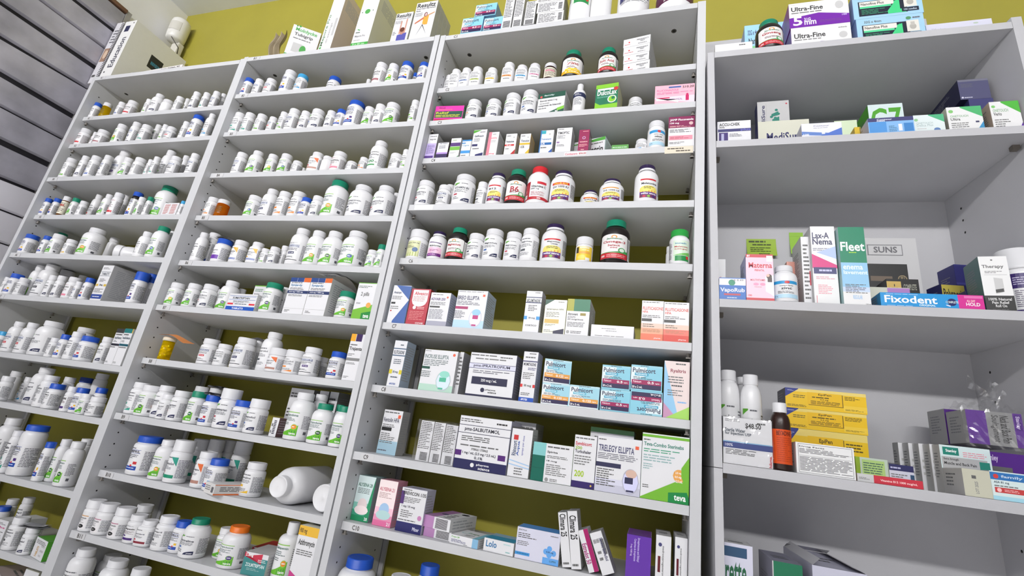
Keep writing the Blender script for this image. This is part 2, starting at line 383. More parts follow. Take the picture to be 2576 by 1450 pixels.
('B4',13,-0.1081,0.0491,1.8691,0.0203,0.0563,'kw','G.k',''),
('B4',14,-0.0724,0.0416,1.8691,0.0122,0.0676,'sw','G.g',''),
('B5',1,-0.7844,0.0385,1.7063,0.0208,0.0734,'sw','G.o',''),
('B5',2,-0.7349,0.0382,1.7063,0.0195,0.0637,'vw','V.o',''),
('B5',3,-0.6114,0.0435,1.7063,0.0223,0.0791,'sw','T.b',''),
('B5',4,-0.5663,0.0633,1.7063,0.0267,0.1139,'rw','P.b',''),
('B5',5,-0.4919,0.0454,1.7063,0.0217,0.0919,'sw','G.o',''),
('B5',6,-0.4369,0.0475,1.7063,0.0226,0.0911,'sw','G.o',''),
('B5',7,-0.3979,0.0429,1.7063,0.0174,0.0677,'sb','A.y',''),
('B5',8,-0.3569,0.0446,1.7063,0.0182,0.0736,'sw','J',''),
('B5',9,-0.306,0.0649,1.7063,0.0371,0.1357,'rg','T.o',''),
('B5',10,-0.213,0.0669,1.7063,0.0374,0.1174,'rw','J',''),
('B5',11,-0.128,0.0657,1.7063,0.0345,0.1122,'rw','J',''),
('B5',12,-0.1202,0.1118,1.7063,0.0127,0.1188,'sw','G.t',''),
('B6',1,-0.7688,0.0379,1.543,0.0193,0.1043,'rw','G.k',''),
('B6',2,-0.7726,0.0764,1.543,0.02,0.1204,'sw','G.b',''),
('B6',3,-0.6795,0.0461,1.543,0.0256,0.0827,'sb','S.v',''),
('B6',4,-0.6065,0.0455,1.543,0.0236,0.0783,'sw','S.y',''),
('B6',5,-0.5355,0.0435,1.543,0.0202,0.0725,'qw','S.y',''),
('B6',6,-0.4927,0.0382,1.543,0.0141,0.0503,'sw','G.g',''),
('B6',7,-0.4611,0.041,1.543,0.0162,0.0574,'sw','J',''),
('B6',8,-0.4494,0.0672,1.543,0.0131,0.0733,'sw','G.k',''),
('B6',9,-0.3866,0.0559,1.543,0.0294,0.1259,'rw','P.b',''),
('B6',10,-0.3232,0.055,1.543,0.0273,0.1181,'rw','T.o',''),
('B6',11,-0.2655,0.059,1.543,0.0301,0.1177,'rw','T.k',''),
('B6',12,-0.1921,0.069,1.543,0.0385,0.1208,'rw','T.b',''),
('B6',13,-0.1106,0.0473,1.543,0.0155,0.0547,'sw','T.b',''),
('B6',14,-0.0816,0.0466,1.543,0.0142,0.0723,'sg','T.p',''),
('B7',1,-0.7823,0.0234,1.3848,0.0229,0.0761,'sw','T.y',''),
('B7',2,-0.7112,0.0236,1.3848,0.0217,0.0766,'sw','T.p',''),
('B7',3,-0.6485,0.0263,1.3848,0.023,0.0771,'sw','J',''),
('B7',6,-0.6028,0.0565,1.3848,0.0276,0.1017,'rw','T.p',''),
('B7',4,-0.6829,0.0866,1.3848,0.0135,0.0822,'sw','N',''),
('B7',7,-0.6012,0.0972,1.3848,0.0123,0.0909,'sw','N',''),
('B7',9,-0.412,0.0345,1.3848,0.0263,0.093,'sg','T.p',''),
('B7',10,-0.4096,0.0772,1.3848,0.0171,0.0951,'sw','G.k',''),
('B7',13,-0.1519,0.038,1.3848,0.0245,0.0782,'sg','T.o',''),
('B8',1,-0.5974,0.0474,1.2193,0.0252,0.0766,'sw','P.r','SINEQUAN'),
('B8',2,-0.537,0.0445,1.2193,0.0212,0.0646,'sw','G.k',''),
('B8',3,-0.4725,0.0531,1.2193,0.0283,0.0899,'sw','P.b',''),
('B8',4,-0.4732,0.0981,1.2193,0.0174,0.0925,'sw','P.k',''),
('B8',5,-0.4016,0.0795,1.2193,0.0288,0.1183,'rw','G.k',''),
('B8',6,-0.3452,0.054,1.2193,0.0267,0.0684,'jw','S.o',''),
('B8',7,-0.2875,0.0545,1.2193,0.026,0.0672,'jw','G.o',''),
('B8',8,-0.2306,0.0549,1.2193,0.0254,0.0798,'sw','P.p',''),
('B8',9,-0.2404,0.1102,1.2193,0.0209,0.0631,'sw','G.k',''),
('B8',10,-0.1439,0.0539,1.2193,0.0226,0.0744,'sb','A.r',''),
('B9',1,-0.7875,0.029,1.0519,0.0236,0.0917,'sw','G.t',''),
('B9',2,-0.739,0.0259,1.0519,0.0256,0.0874,'sw','T.k',''),
('B9',3,-0.6936,0.0357,1.0519,0.0221,0.0927,'sw','J',''),
('B9',4,-0.6575,0.0191,1.0519,0.0172,0.0688,'sw','J',''),
('B9',5,-0.6155,0.0265,1.0519,0.0236,0.084,'sw','J',''),
('B9',7,-0.6526,0.1147,1.0519,0.0216,0.1054,'sw','N',''),
('B9',9,-0.6066,0.126,1.0519,0.0218,0.1054,'sw','N',''),
('B9',6,-0.5529,0.0265,1.0519,0.0224,0.0883,'sg','T.d',''),
('B9',8,-0.4999,0.0276,1.0519,0.0225,0.0828,'sb','A.r',''),
('B9',10,-0.4471,0.0334,1.0519,0.0271,0.1071,'kw','J',''),
('B9',11,-0.3936,0.0312,1.0519,0.0238,0.0807,'sb','A.p',''),
('B9',12,-0.3418,0.0349,1.0519,0.0264,0.0897,'kw','J',''),
('B9',15,-0.2079,0.043,1.0519,0.0317,0.1216,'rw','T.o','Trazodone'),
('B9',17,-0.1928,0.0897,1.0519,0.0183,0.1252,'sw','N',''),
('B9',18,-0.1362,0.0413,1.0519,0.0285,0.1005,'rg','T.k','Trazodone'),
('B9',20,-0.114,0.0744,1.0519,0.0117,0.104,'sg','N',''),
('B9',21,-0.0727,0.0365,1.0519,0.0226,0.1007,'rg','T.p',''),
('B10',1,-0.7098,0.0522,0.8938,0.0346,0.1039,'sb','A.r',''),
('B10',2,-0.6278,0.0438,0.8938,0.0248,0.1038,'rw','T.o',''),
('B10',3,-0.5711,0.0479,0.8938,0.0277,0.1106,'kw','S.t',''),
('B10',4,-0.5966,0.1237,0.8938,0.0234,0.113,'kw','S.t',''),
('B10',6,-0.5502,0.1335,0.8938,0.0221,0.1187,'kw','S.t',''),
('B10',8,-0.5415,0.1756,0.8938,0.0216,0.1189,'kw','S.t',''),
('B10',9,-0.4583,0.1425,0.8938,0.0243,0.1249,'kw','S.t',''),
('B10',5,-0.4821,0.0527,0.8938,0.0246,0.0911,'sw','S.o',''),
('B10',7,-0.4325,0.0488,0.8938,0.0258,0.0797,'sb','A.l',''),
('B10',10,-0.3322,0.0765,0.8938,0.027,0.0841,'sw','G.y',''),
('B11',1,-0.7866,0.0229,0.7385,0.0229,0.077,'kw','E',''),
('B11',2,-0.7374,0.0253,0.7385,0.0242,0.0755,'kw','E',''),
('B11',3,-0.6755,0.0266,0.7385,0.0243,0.0754,'kw','E',''),
('B11',5,-0.7069,0.1048,0.7385,0.0221,0.0707,'kw','N',''),
('B11',4,-0.62,0.0256,0.7385,0.0221,0.0663,'sw','R.p',''),
('B11',6,-0.5762,0.0265,0.7385,0.0221,0.0599,'qw','S.r',''),
('B11',7,-0.521,0.0304,0.7385,0.0248,0.0792,'sw','G.k',''),
('B11',8,-0.4773,0.0395,0.7385,0.0209,0.0735,'sb','A.y',''),
('B11',9,-0.4255,0.0384,0.7385,0.0307,0.0881,'rg','J',''),
('B11',10,-0.371,0.0789,0.7385,0.0204,0.0702,'sw','T.o',''),
('B11',11,-0.3011,0.043,0.7385,0.0328,0.0907,'ro','T.p','Zopiclone'),
('B11',14,-0.1562,0.0591,0.7385,0.0268,0.1219,'nw','T.o',''),
('B12',1,-0.7806,0.0382,0.5735,0.0306,0.1176,'rw','G.t',''),
('B12',2,-0.7807,0.1186,0.5735,0.0305,0.0895,'rw','T.p',''),
('B12',3,-0.662,0.0433,0.5735,0.0333,0.1115,'rw','G.k',''),
('B12',4,-0.5735,0.0427,0.5735,0.0308,0.1083,'rw','N',''),
('C2',1,0.016,0.054,2.1509,0.015,0.0722,'sw','Y.k',''),
('C2',2,0.046,0.0376,2.1509,0.0176,0.0759,'qw','Y.k',''),
('C2',3,0.0821,0.0376,2.1509,0.0176,0.0763,'qw','Y.b',''),
('C2',4,0.119,0.0394,2.1509,0.0194,0.0764,'qw','Y.g',''),
('C2',5,0.1704,0.0383,2.1509,0.0184,0.0659,'qw','Y.y',''),
('C2',6,0.2244,0.0392,2.1509,0.0192,0.0804,'qw','Y.o',''),
('C2',7,0.2677,0.039,2.1509,0.0191,0.0644,'qw','Y.l',''),
('C2',8,0.308,0.0389,2.1509,0.0189,0.0652,'qw','Y.q',''),
('C2',9,0.3568,0.0405,2.1509,0.0205,0.0606,'sw','V.b',''),
('C2',10,0.4205,0.0537,2.1509,0.0338,0.1088,'rg','W.z','Zinc'),
('C2',11,0.5268,0.049,2.1509,0.0291,0.1015,'rg','W.r','Folic Acid'),
('C3',2,0.1309,0.0394,2.024,0.0234,0.0732,'sw','J',''),
('C3',3,0.1959,0.0392,2.024,0.0232,0.0685,'sw','J',''),
('C3',4,0.2539,0.0408,2.024,0.0248,0.0845,'sw','J',''),
('C3',5,0.3072,0.0415,2.024,0.0255,0.0905,'sw','J',''),
('C3',7,0.4564,0.0338,2.024,0.0177,0.0989,'nw','D.n',''),
('C3',9,0.6103,0.0762,2.024,0.0212,0.0661,'sw','G.q',''),
('C4',14,0.6351,0.0613,1.8958,0.0171,0.0443,'sw','G.l',''),
('C4',15,0.6724,0.048,1.8958,0.0227,0.0866,'sw','F.l','melatonin'),
('C5',1,0.0288,0.0329,1.7282,0.0257,0.0834,'sw','J',''),
('C5',2,0.0933,0.0274,1.7282,0.0202,0.0656,'sw','P.b','B-TABS'),
('C5',3,0.0803,0.0827,1.7282,0.0165,0.102,'sw','N',''),
('C5',4,0.1489,0.0389,1.7282,0.0317,0.0998,'sw','J','VITAMIN B1'),
('C5',5,0.2029,0.042,1.7282,0.0158,0.0827,'sw','G.k',''),
('C5',6,0.2499,0.034,1.7282,0.0269,0.1024,'rp','U.r','B12'),
('C5',7,0.3065,0.0372,1.7282,0.0301,0.1129,'rg','W.r','B6'),
('C5',8,0.3682,0.0385,1.7282,0.0314,0.1191,'rr','C.r','Vitamine'),
('C5',9,0.4356,0.0404,1.7282,0.0333,0.104,'rp','U.v','D3 1000 IU'),
('C5',10,0.5073,0.0726,1.7282,0.0265,0.0629,'rp','U.v','VALUE'),
('C5',11,0.5672,0.0388,1.7282,0.0316,0.0735,'rp','U.o','D3 1000 UI'),
('C5',12,0.654,0.0369,1.7282,0.0298,0.1109,'rp','U.r','Melatonine'),
('C6',1,0.0315,0.0491,1.5683,0.0286,0.0909,'kw','F.e','sodium 500 mg'),
('C6',2,0.0948,0.0463,1.5683,0.0258,0.0871,'rp','U.m','Multivitamines'),
('C6',3,0.1544,0.0496,1.5683,0.0291,0.0995,'rg','W.r','Magnesium'),
('C6',4,0.2108,0.0441,1.5683,0.0236,0.0792,'sw','J','Magnesium'),
('C6',5,0.2605,0.0472,1.5683,0.0267,0.093,'sw','J','Magnesium'),
('C6',6,0.3181,0.0434,1.5683,0.0229,0.0841,'sw','J','Magnesium'),
('C6',7,0.3638,0.0439,1.5683,0.0235,0.0943,'sw','G.k','Bisglycinate'),
('C6',8,0.4259,0.0537,1.5683,0.0333,0.1108,'rp','U.c','Magnesium Citrate'),
('C6',9,0.5095,0.0423,1.5683,0.0218,0.0696,'jw','F.y',''),
('C6',10,0.5839,0.0566,1.5683,0.0362,0.123,'rg','W.r','Omega-3'),
('C6',12,0.738,0.0437,1.5683,0.0232,0.0912,'sG','F.g','Melatonin'),
('C6',11,0.7168,0.0884,1.5683,0.0089,0.071,'sw','N',''),
('C11',1,0.0465,0.0613,0.6785,0.0444,0.1407,'rb','N',''),
('C11',2,0.1646,0.0498,0.6785,0.0328,0.1275,'rw','N',''),
('C11',3,0.2081,0.1027,0.6785,0.0318,0.1478,'rb','N',''),
('D3',4,0.949,-0.0005,1.4715,0.0245,0.0833,'rw','F.l','zinc'),
('D3',17,1.3714,0.0434,1.4715,0.0294,0.1448,'jw','U.j',''),
('D4',2,0.8465,0.0614,1.1402,0.022,0.1928,'rw','J','Lactulose'),
('D4',4,0.89,0.0606,1.1402,0.0211,0.1867,'rw','J','Lactulose'),
('D4',3,0.8843,0.1093,1.1402,0.0153,0.1887,'sw','N',''),
('D4',5,0.9291,-0.0073,1.1402,0.0177,0.1244,'rw','B.i',''),
('C1',10,0.4275,0.0343,2.3449,0.0333,0.2533,'nw','F.g',''),
('C1',11,0.493,0.0321,2.3449,0.0311,0.2418,'nw','F.r',''),
('C1',12,0.5877,0.0478,2.3449,0.047,0.1404,'sw','U.n',''),
('C1',13,0.7061,0.0533,2.3449,0.0524,0.1076,'sw','U.w',''),
('D1',3,0.942,0.007,2.1395,0.0321,0.1015,'rg','W.r','Ginseng'),
]
CARTONS=[
('A5', 13, 'medicine_box', -0.9762, 0.0141, 1.7072, 0.0689, 0.06, 0.0473, 0.0, 0, 0, 'ddd', 'l 10 10 45 90 9 b43;l 55 10 90 90 9 b43', '', 'small grey carton with red print leaning near large green-capped bottle'),
('A7', 13, 'medicine_box', -1.1362, 0.0072, 1.3856, 0.0526, 0.16, 0.1269, 0.0, 0, 0, 'ccc', 'l 12 88 80 94 2 777;r 5 80 95 81 456;t 15 72 85 78 234 TABLETS;r 5 69 95 70 456;l 20 52 80 62 3 777;r 5 40 25 46 db4;t 35 40 65 46 444 20mg;r 75 40 98 46 db4;l 8 22 90 34 3 999;r 2 5 98 17 249;l 15 9 80 12 1 fff', '', 'tall grey carton with yellow dose squares and blue base stripe'),
('A8', 11, 'medicine_box', -0.956, 0.0099, 1.1844, 0.0342, 0.09, 0.1149, 0.0, 0, 0, 'ddd', 'r 0 88 100 100 333;l 10 80 90 86 1 777;t 8 71 95 78 345 tablets;l 10 62 60 68 2 888;r 0 52 100 58 223;l 5 46 90 50 1 888;l 5 5 40 10 2 888', '', 'white carton with black top band beside teal banded twin'),
('A8', 12, 'medicine_box', -0.9217, 0.0104, 1.1844, 0.0375, 0.09, 0.1173, 0.0, 0, 0, 'ddd', 'r 0 88 90 100 177;r 90 88 100 100 db4;l 10 80 90 86 1 777;t 8 71 95 78 345 tablets;l 10 62 60 68 2 888;r 0 52 100 58 156;l 5 46 90 50 1 888;l 5 5 40 10 2 888', '', 'white carton with teal top band beside black banded twin'),
('A11', 7, 'medicine_box', -0.9652, 0.0238, 0.6421, 0.0744, 0.11, 0.0499, -12.0, 0, 0, '5a3', 'v 30 8 45 60 c92 TABLETS;l 60 10 90 80 3 ccc;l 10 70 90 90 3 999', '', 'white carton with mustard vertical lettering and green side, bottom left shelf'),
('A11', 1, 'medicine_box', -1.1676, 0.0274, 0.6421, 0.0577, 0.1, 0.0629, 0.0, 0, 0, 'ddd', 'l 10 80 90 90 2 777;t 10 66 90 74 c48 tabs;l 10 10 90 55 6 999', '', 'pale carton with pink word at the left picture edge'),
('A12', 1, 'medicine_box', -1.2908, 0.1495, 0.4585, 0.3353, 0.09684440517869869, 0.0733, -20.0, 0, 0, 'cbb', 'r 0 60 100 72 a42;l 5 20 90 50 4 999', '', 'large pale carton with red stripe, lowest shelf of left bookcase'),
('A12', 2, 'medicine_box', -0.941, 0.0114, 0.4585, 0.0552, 0.12, 0.1581, 0.0, 0, 0, 'bba', 'l 10 20 90 80 6 888', '', 'small beige carton on lowest shelf of left bookcase'),
('B7', 8, 'medicine_box', -0.5456, 0.0878, 1.3848, 0.0543, 0.05, 0.1049, 0.0, 0, 0, 'ddd', 'l 10 80 70 90 2 586;l 10 60 50 75 3 999;r 0 97 100 100 7b4', '', 'pale green topped carton behind the bottles'),
('B7', 5, 'medicine_box', -0.5452, 0.008, 1.3848, 0.1067, 0.08, 0.0509, 0.0, 0, 0, 'ccc', 'r 0 90 100 91 456;r 3 84 97 86 36b;t 15 68 75 80 234 SUMATRIPTAN;r 3 62 97 64 36b;l 20 45 80 58 3 678;r 2 32 22 42 d34;l 28 34 74 40 1 456;r 78 32 98 42 d34;r 0 0 100 22 15b;t 22 5 62 16 fff TABLETS', '', 'white carton with blue base and two red squares, lettered Sumatriptan'),
('B7', 11, 'medicine_box', -0.3396, 0.0115, 1.3848, 0.0713, 0.13, 0.1103, 0.0, 0, 0, 'ddd', 'r 0 88 33 100 248;r 34 88 66 100 248;r 67 88 100 100 d62;l 8 84 90 87 1 888;t 8 75 65 82 27a Synjardy;l 8 66 75 73 2 888;r 0 56 100 64 236;t 8 58 75 62 fff 12.5 mg / 1000 mg;l 8 48 75 54 2 999;r 0 15 100 15.4 bbb;l 10 5 35 12 2 999', '', 'white diabetes tablet carton with blue and orange top squares, left twin'),
('B7', 12, 'medicine_box', -0.2683, 0.013, 1.3848, 0.0718, 0.13, 0.1118, 0.0, 0, 0, 'ddd', 'r 0 88 33 100 248;r 34 88 66 100 248;r 67 88 100 100 d62;l 8 84 90 87 1 888;t 8 75 65 82 27a Synjardy;l 8 66 75 73 2 888;r 0 56 100 64 236;t 8 58 75 62 fff 12.5 mg / 1000 mg;l 8 48 75 54 2 999;r 0 15 100 15.4 bbb;l 10 5 35 12 2 999', '', 'white diabetes tablet carton with open flap, right twin'),
('B7', 14, 'medicine_box', -0.109, 0.0163, 1.3848, 0.0587, 0.08, 0.1043, 0.0, 0, 0, 'cdc', 'r 0 98 100 100 7b4;l 5 85 80 92 2 686;b 0 100 0 0 24 40 7b3;b 50 100 0 0 16 22 183;t 62 3 92 13 fff teva;c 78 38 13 ea5;l 10 40 35 45 2 888;t 25 60 70 74 777 2 pills', '', 'white and green carton with orange dose circle and handwriting'),
('B8', 11, 'medicine_box', -0.106, 0.0356, 1.2193, 0.0441, 0.08, 0.1271, 0.0, 0, 0, 'ddd', 'r 0 84 35 100 ea2;r 38 84 80 100 315;l 8 74 60 78 1 888;t 5 62 95 72 333 Trajenta;l 5 52 50 58 2 999;r 0 42 100 48 888;l 8 34 70 39 2 999;l 8 5 45 10 2 999', '', 'white carton with orange and purple top squares'),
('B9', 13, 'medicine_box', -0.2872, 0.0336, 1.0519, 0.0203, 0.05, 0.0496, 10.0, 0, 0, '755', 'v 35 15 70 85 334 IIIIIIIII;l 10 10 30 80 2 888', '', 'tiny white barcode carton with brown side lying by tall bottle'),
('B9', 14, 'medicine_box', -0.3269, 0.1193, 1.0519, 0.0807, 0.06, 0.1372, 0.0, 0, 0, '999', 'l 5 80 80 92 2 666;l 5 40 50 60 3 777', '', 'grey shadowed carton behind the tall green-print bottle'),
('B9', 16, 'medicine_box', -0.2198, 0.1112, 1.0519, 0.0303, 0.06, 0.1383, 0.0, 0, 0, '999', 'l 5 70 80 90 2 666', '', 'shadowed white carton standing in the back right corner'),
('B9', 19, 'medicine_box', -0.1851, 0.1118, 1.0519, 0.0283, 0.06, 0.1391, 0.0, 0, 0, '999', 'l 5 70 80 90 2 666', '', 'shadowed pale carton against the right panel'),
('B11', 12, 'medicine_box', -0.2406, 0.0148, 0.7385, 0.0628, 0.09, 0.0485, 8.0, 0, 0, 'ccc', 'r 0 0 100 78 388;b 0 75 100 55 80 100 c24;b 0 75 100 100 100 100 ddd;t 4 78 36 94 fff 2.5mg;v 0 0 0 0 fff .;t 12 38 92 54 dee ZOLMITRIPTAN;l 20 22 80 34 2 9bb;l 60 62 95 76 2 dee', '', 'teal carton with red corner marked 2.5mg'),
('B11', 13, 'medicine_box', -0.2963, 0.0991, 0.7385, 0.0609, 0.09, 0.0359, 8.0, 0, 0, 'c44', 'r 0 0 100 78 388;b 0 75 100 55 80 100 c24', '', 'teal and red carton behind its twin'),
('B11', 15, 'medicine_box', -0.1063, 0.016, 0.7385, 0.0572, 0.09, 0.13, 0.0, 0, 0, 'ddc', 'r 0 84 100 100 eb3;t 4 86 40 96 432 900 mg;t 10 66 90 78 333 Azithromycin;l 10 52 90 62 3 888;b 0 100 0 0 26 4 c38', '', 'tall white carton with yellow top and magenta corner'),
('C2', 12, 'test_box', 0.5734, 0.0322, 2.1509, 0.0735, 0.12, 0.0328, -8.0, 0, 0, 'ccc', 'c 22 55 8 d33;l 5 25 38 35 1 c55;t 50 60 94 76 555 PREGNANCY;t 62 42 80 56 555 TEST;l 55 15 88 28 2 999', '', 'white pregnancy test carton, bottom of the stack of four'),
('C2', 13, 'test_box', 0.5723, 0.032, 2.1841, 0.0718, 0.12, 0.0294, -8.0, 0, 0, 'ccc', 'c 22 55 8 d33;l 5 25 38 35 1 c55;t 50 60 94 76 555 PREGNANCY;t 62 42 80 56 555 TEST;l 55 15 88 28 2 999', '', 'white pregnancy test carton, second from bottom of four'),
('C2', 14, 'test_box', 0.5706, 0.0323, 2.2139, 0.0743, 0.12, 0.0297, -8.0, 0, 0, 'ccc', 'c 22 55 8 d33;l 5 25 38 35 1 c55;t 50 60 94 76 555 PREGNANCY;t 62 42 80 56 555 TEST;l 55 15 88 28 2 999', '', 'white pregnancy test carton, third from bottom of four'),
('C2', 15, 'test_box', 0.5691, 0.0326, 2.244, 0.0764, 0.12, 0.03, -8.0, 0, 0, 'ccc', 'c 22 55 8 d33;l 5 25 38 35 1 c55;t 50 60 94 76 555 PREGNANCY;t 62 42 80 56 555 TEST;l 55 15 88 28 2 999', '', 'white pregnancy test carton on top of the stack of four'),
('C3', 1, 'medicine_box', 0.0087, 0.021, 2.024, 0.0931, 0.05, 0.058, 4.0, 0, 0, '285', 'r 0 0 100 100 e3a;t 12 84 35 94 423 Sinus;l 10 72 60 80 1 e77;r 2 24 98 66 254;t 5 50 50 62 dd4 Relief;l 5 28 90 46 3 dd4;r 2 8 70 16 b13', '', 'flat bright pink carton with green panel and yellow lettering'),
('C3', 6, 'medicine_box', 0.3367, 0.0251, 2.024, 0.0813, 0.09, 0.0732, -5.0, 0, 0, 'ddd', 'r 0 76 100 100 254;c 11 84 5 d55;t 22 84 60 92 dee family;t 8 58 72 68 444 Bisacodyl tablets 5 mg;l 8 48 50 53 1 999;t 4 34 88 45 444 comprimes de bisacodyl;l 5 24 50 30 1 999;b 30 100 0 0 0 30 254;b 75 100 8 16 22 30 8c4;t 68 3 78 12 fff 30', '', 'white carton with dark green top band, bisacodyl tablets'),
('C3', 8, 'medicine_box', 0.5039, 0.0235, 2.024, 0.0624, 0.07, 0.0854, -5.0, 0, 0, 'cc9', 'r 0 0 100 100 275;r 0 84 100 100 8c3;r 8 76 80 83 fff;c 90 78 10 c33;t 8 56 94 76 fff DulcoLax;l 8 46 80 52 2 8cb;b 0 50 0 0 30 5 8c3;b 0 100 0 0 18 20 8c3;c 75 38 20 fff;c 75 38 16 8c3;c 80 42 8 275', '', 'green carton with white swirl and open flap'),
('C3', 10, 'medicine_box', 0.6645, 0.0198, 2.024, 0.1003, 0.06, 0.0618, 0.0, 0, 0, 'ddd', 'r 0 0 100 100 fbc;r 35 84 66 92 46a;t 70 80 98 92 233 S10.20;t 5 68 60 78 d69 FLUCONAZOLE;l 5 52 95 64 2 d69;b 0 100 30 0 38 40 fde;r 4 30 38 36 d36;c 82 46 5 c26;r 78 14 86 42 c26;l 30 18 70 28 2 88b;b 4 60 20 20 34 6 fff', '', 'pink capsule carton with price handwriting, right end of shelf'),
('C4', 1, 'eye_drop_box', 0.001, 0.0291, 1.8958, 0.0313, 0.045, 0.0888, 0.0, 0, 0, 'ccc', 'l 20 88 90 92 1 888;t 20 74 85 80 777 eye;r 0 0 100 62 cbe;l 10 20 90 56 9 76a;r 0 3 90 12 538', '', 'narrow lilac and white carton at the left end'),
('C4', 2, 'eye_drop_box', 0.0383, 0.0291, 1.8958, 0.0364, 0.045, 0.0585, 0.0, 0, 0, '433', 'r 0 94 100 100 444;t 15 84 85 92 667 drops;l 15 58 75 78 3 99a;r 0 0 100 26 325;r 0 26 100 36 b9d', '', 'short white carton with dark violet base'),
('C4', 3, 'eye_drop_box', 0.0803, 0.0291, 1.8958, 0.0321, 0.04, 0.069, 0.0, 0, 0, 'ddd', 'l 15 86 60 92 1 9b7;r 0 58 100 76 537;r 0 38 100 56 7b4;l 10 20 70 30 2 bbb;b 70 100 0 0 0 10 384', '', 'small white carton with purple and green bands'),
('C4', 4, 'eye_drop_box', 0.1176, 0.0291, 1.8958, 0.0297, 0.04, 0.0604, 0.0, 0, 0, 'ddd', 'r 0 92 100 100 38c;t 10 60 80 72 59b Cipro;r 0 22 100 38 49d;l 10 6 60 14 1 aaa;r 0 78 40 84 38c', '', 'small white carton with light blue bands'),
('C4', 5, 'eye_drop_box', 0.1489, 0.0291, 1.8958, 0.0422, 0.045, 0.0941, 0.0, 0, 0, 'ddd', 'b 0 60 86 98 98 98 5a3;l 50 88 90 92 1 888;t 12 72 80 80 345 Gatifloxacin;l 12 55 60 68 3 999;r 4 38 45 46 336;l 12 26 60 32 1 999;b 40 95 0 0 8 14 226', '', 'tall white carton with green corner and navy curve'),
('C4', 6, 'eye_drop_box', 0.1992, 0.0291, 1.8958, 0.0316, 0.05, 0.0824, 0.0, 0, 0, 'ddd', 'r 0 0 28 100 e89;l 40 88 90 92 1 aaa;t 30 70 85 77 e67 NYSTA;l 30 55 80 66 2 bbb;c 62 25 20 eee;t 30 6 80 12 e67 drug', '', 'tall white carton with pink left stripe'),
('C4', 7, 'eye_drop_box', 0.2536, 0.0291, 1.8958, 0.0333, 0.045, 0.0725, 0.0, 0, 0, 'ddd', 'l 10 86 50 92 1 999;c 75 82 7 bbb;t 10 58 80 68 345 Prednisolone;r 0 42 85 50 c33;t 15 43 60 49 fff 1% w/v;l 10 26 60 32 1 999;b 65 100 0 0 6 26 b22', '', 'white dropper carton with red band'),
('C4', 8, 'eye_drop_box', 0.2977, 0.0291, 1.8958, 0.0309, 0.045, 0.0694, 0.0, 0, 0, 'db7', 'l 10 86 50 92 1 999;c 75 82 7 bbb;t 10 60 90 70 345 Timolol;r 0 46 100 55 db3;t 15 30 50 42 443 0.5%;b 65 100 0 0 6 26 db3', '', 'white dropper carton with yellow band'),
('C4', 9, 'eye_drop_box', 0.3573, 0.0291, 1.8958, 0.0379, 0.045, 0.0769, 0.0, 0, 0, 'ddd', 'r 0 0 8 100 37b;r 8 84 40 98 3ab;c 70 82 7 bbb;t 12 56 85 64 37b Tobramycin;r 0 36 90 46 26a;t 10 37 40 45 fff 0.3%;l 12 20 60 28 1 999;b 75 100 0 0 6 20 25a', '', 'white dropper carton with strong blue band'),
('C4', 10, 'eye_drop_box', 0.4037, 0.0291, 1.8958, 0.0436, 0.04, 0.0813, 0.0, 0, 0, 'ddd', 'l 10 92 50 96 1 888;t 8 74 82 84 444 TIMOPTIC;l 8 56 60 70 3 aaa;r 6 38 24 44 97a;l 8 24 60 34 2 aaa', '', 'larger plain white carton with thin grey title'),
('C4', 11, 'medicine_box', 0.4446, 0.0858, 1.8958, 0.094, 0.08, 0.0714, -14.0, 0, 0, 'dee', 't 5 30 95 62 222 combantrin;l 40 70 95 78 1 999;b 0 100 84 84 88 100 5a4;c 80 20 8 c44', '', 'white carton with black lettering and green top edge'),
('C4', 12, 'eye_drop_box', 0.468, 0.0275, 1.8958, 0.0287, 0.045, 0.0695, 0.0, 0, 0, '624', 'r 0 0 100 100 925;l 35 90 90 94 1 fbb;c 50 62 16 ccd;c 50 62 12 a37;t 12 40 88 46 fcc VIGAMOX;l 10 20 90 34 3 fbb;l 30 4 60 10 1 fbb', '', 'slim maroon carton with shield emblem'),
('C4', 13, 'medicine_box', 0.5545, 0.0693, 1.8958, 0.0453, 0.07, 0.0443, 0.0, 0, 0, '6a5', 'r 0 70 100 100 6a5;l 5 76 90 86 1 cec;r 0 0 100 70 ddd', '', 'low white carton with green top stripe'),
('C4', 16, 'medicine_box', 0.7026, 0.0275, 1.8958, 0.0644, 0.07, 0.0922, 0.0, 0, 0, 'ddd', 'r 0 62 100 100 825;t 5 84 95 93 fff JAMP Fluconazole;t 5 74 40 81 fff 150 mg;c 86 76 8 dbb;l 5 64 90 70 2 ebb;l 5 46 90 58 3 888;r 3 22 92 36 e9a;l 8 25 85 33 2 b56;l 5 8 70 16 2 aaa', '', 'maroon topped white carton at the right end'),
('C7', 1, 'inhaler_box', 0.0068, 0.0111, 1.3784, 0.0535, 0.05, 0.1056, 0.0, 0, 0, 'bcd', 'b 15 100 100 62 100 98 46a;b 30 100 0 0 6 62 46a;t 8 76 50 84 346 Avamys;l 5 62 60 72 3 aaa;r 5 50 28 55 333;l 5 36 50 46 2 aaa;c 12 32 4 b33', '', 'white carton with blue sweeping curve, left end'),
('C7', 2, 'inhaler_box', 0.064, 0.0111, 1.3784, 0.0558, 0.05, 0.0978, 0.0, 0, 0, 'a33', 'r 0 0 100 100 b34;b 10 90 66 66 97 97 eee;e 10 50 90 82 eee;t 18 82 88 92 c34 Alvesco;l 15 64 80 80 4 c99;c 30 47 9 eee;l 45 42 85 50 2 fcc;l 10 12 85 38 6 d88;t 50 2 90 6 fff COVIS', '', 'dark red carton with white arched panel'),
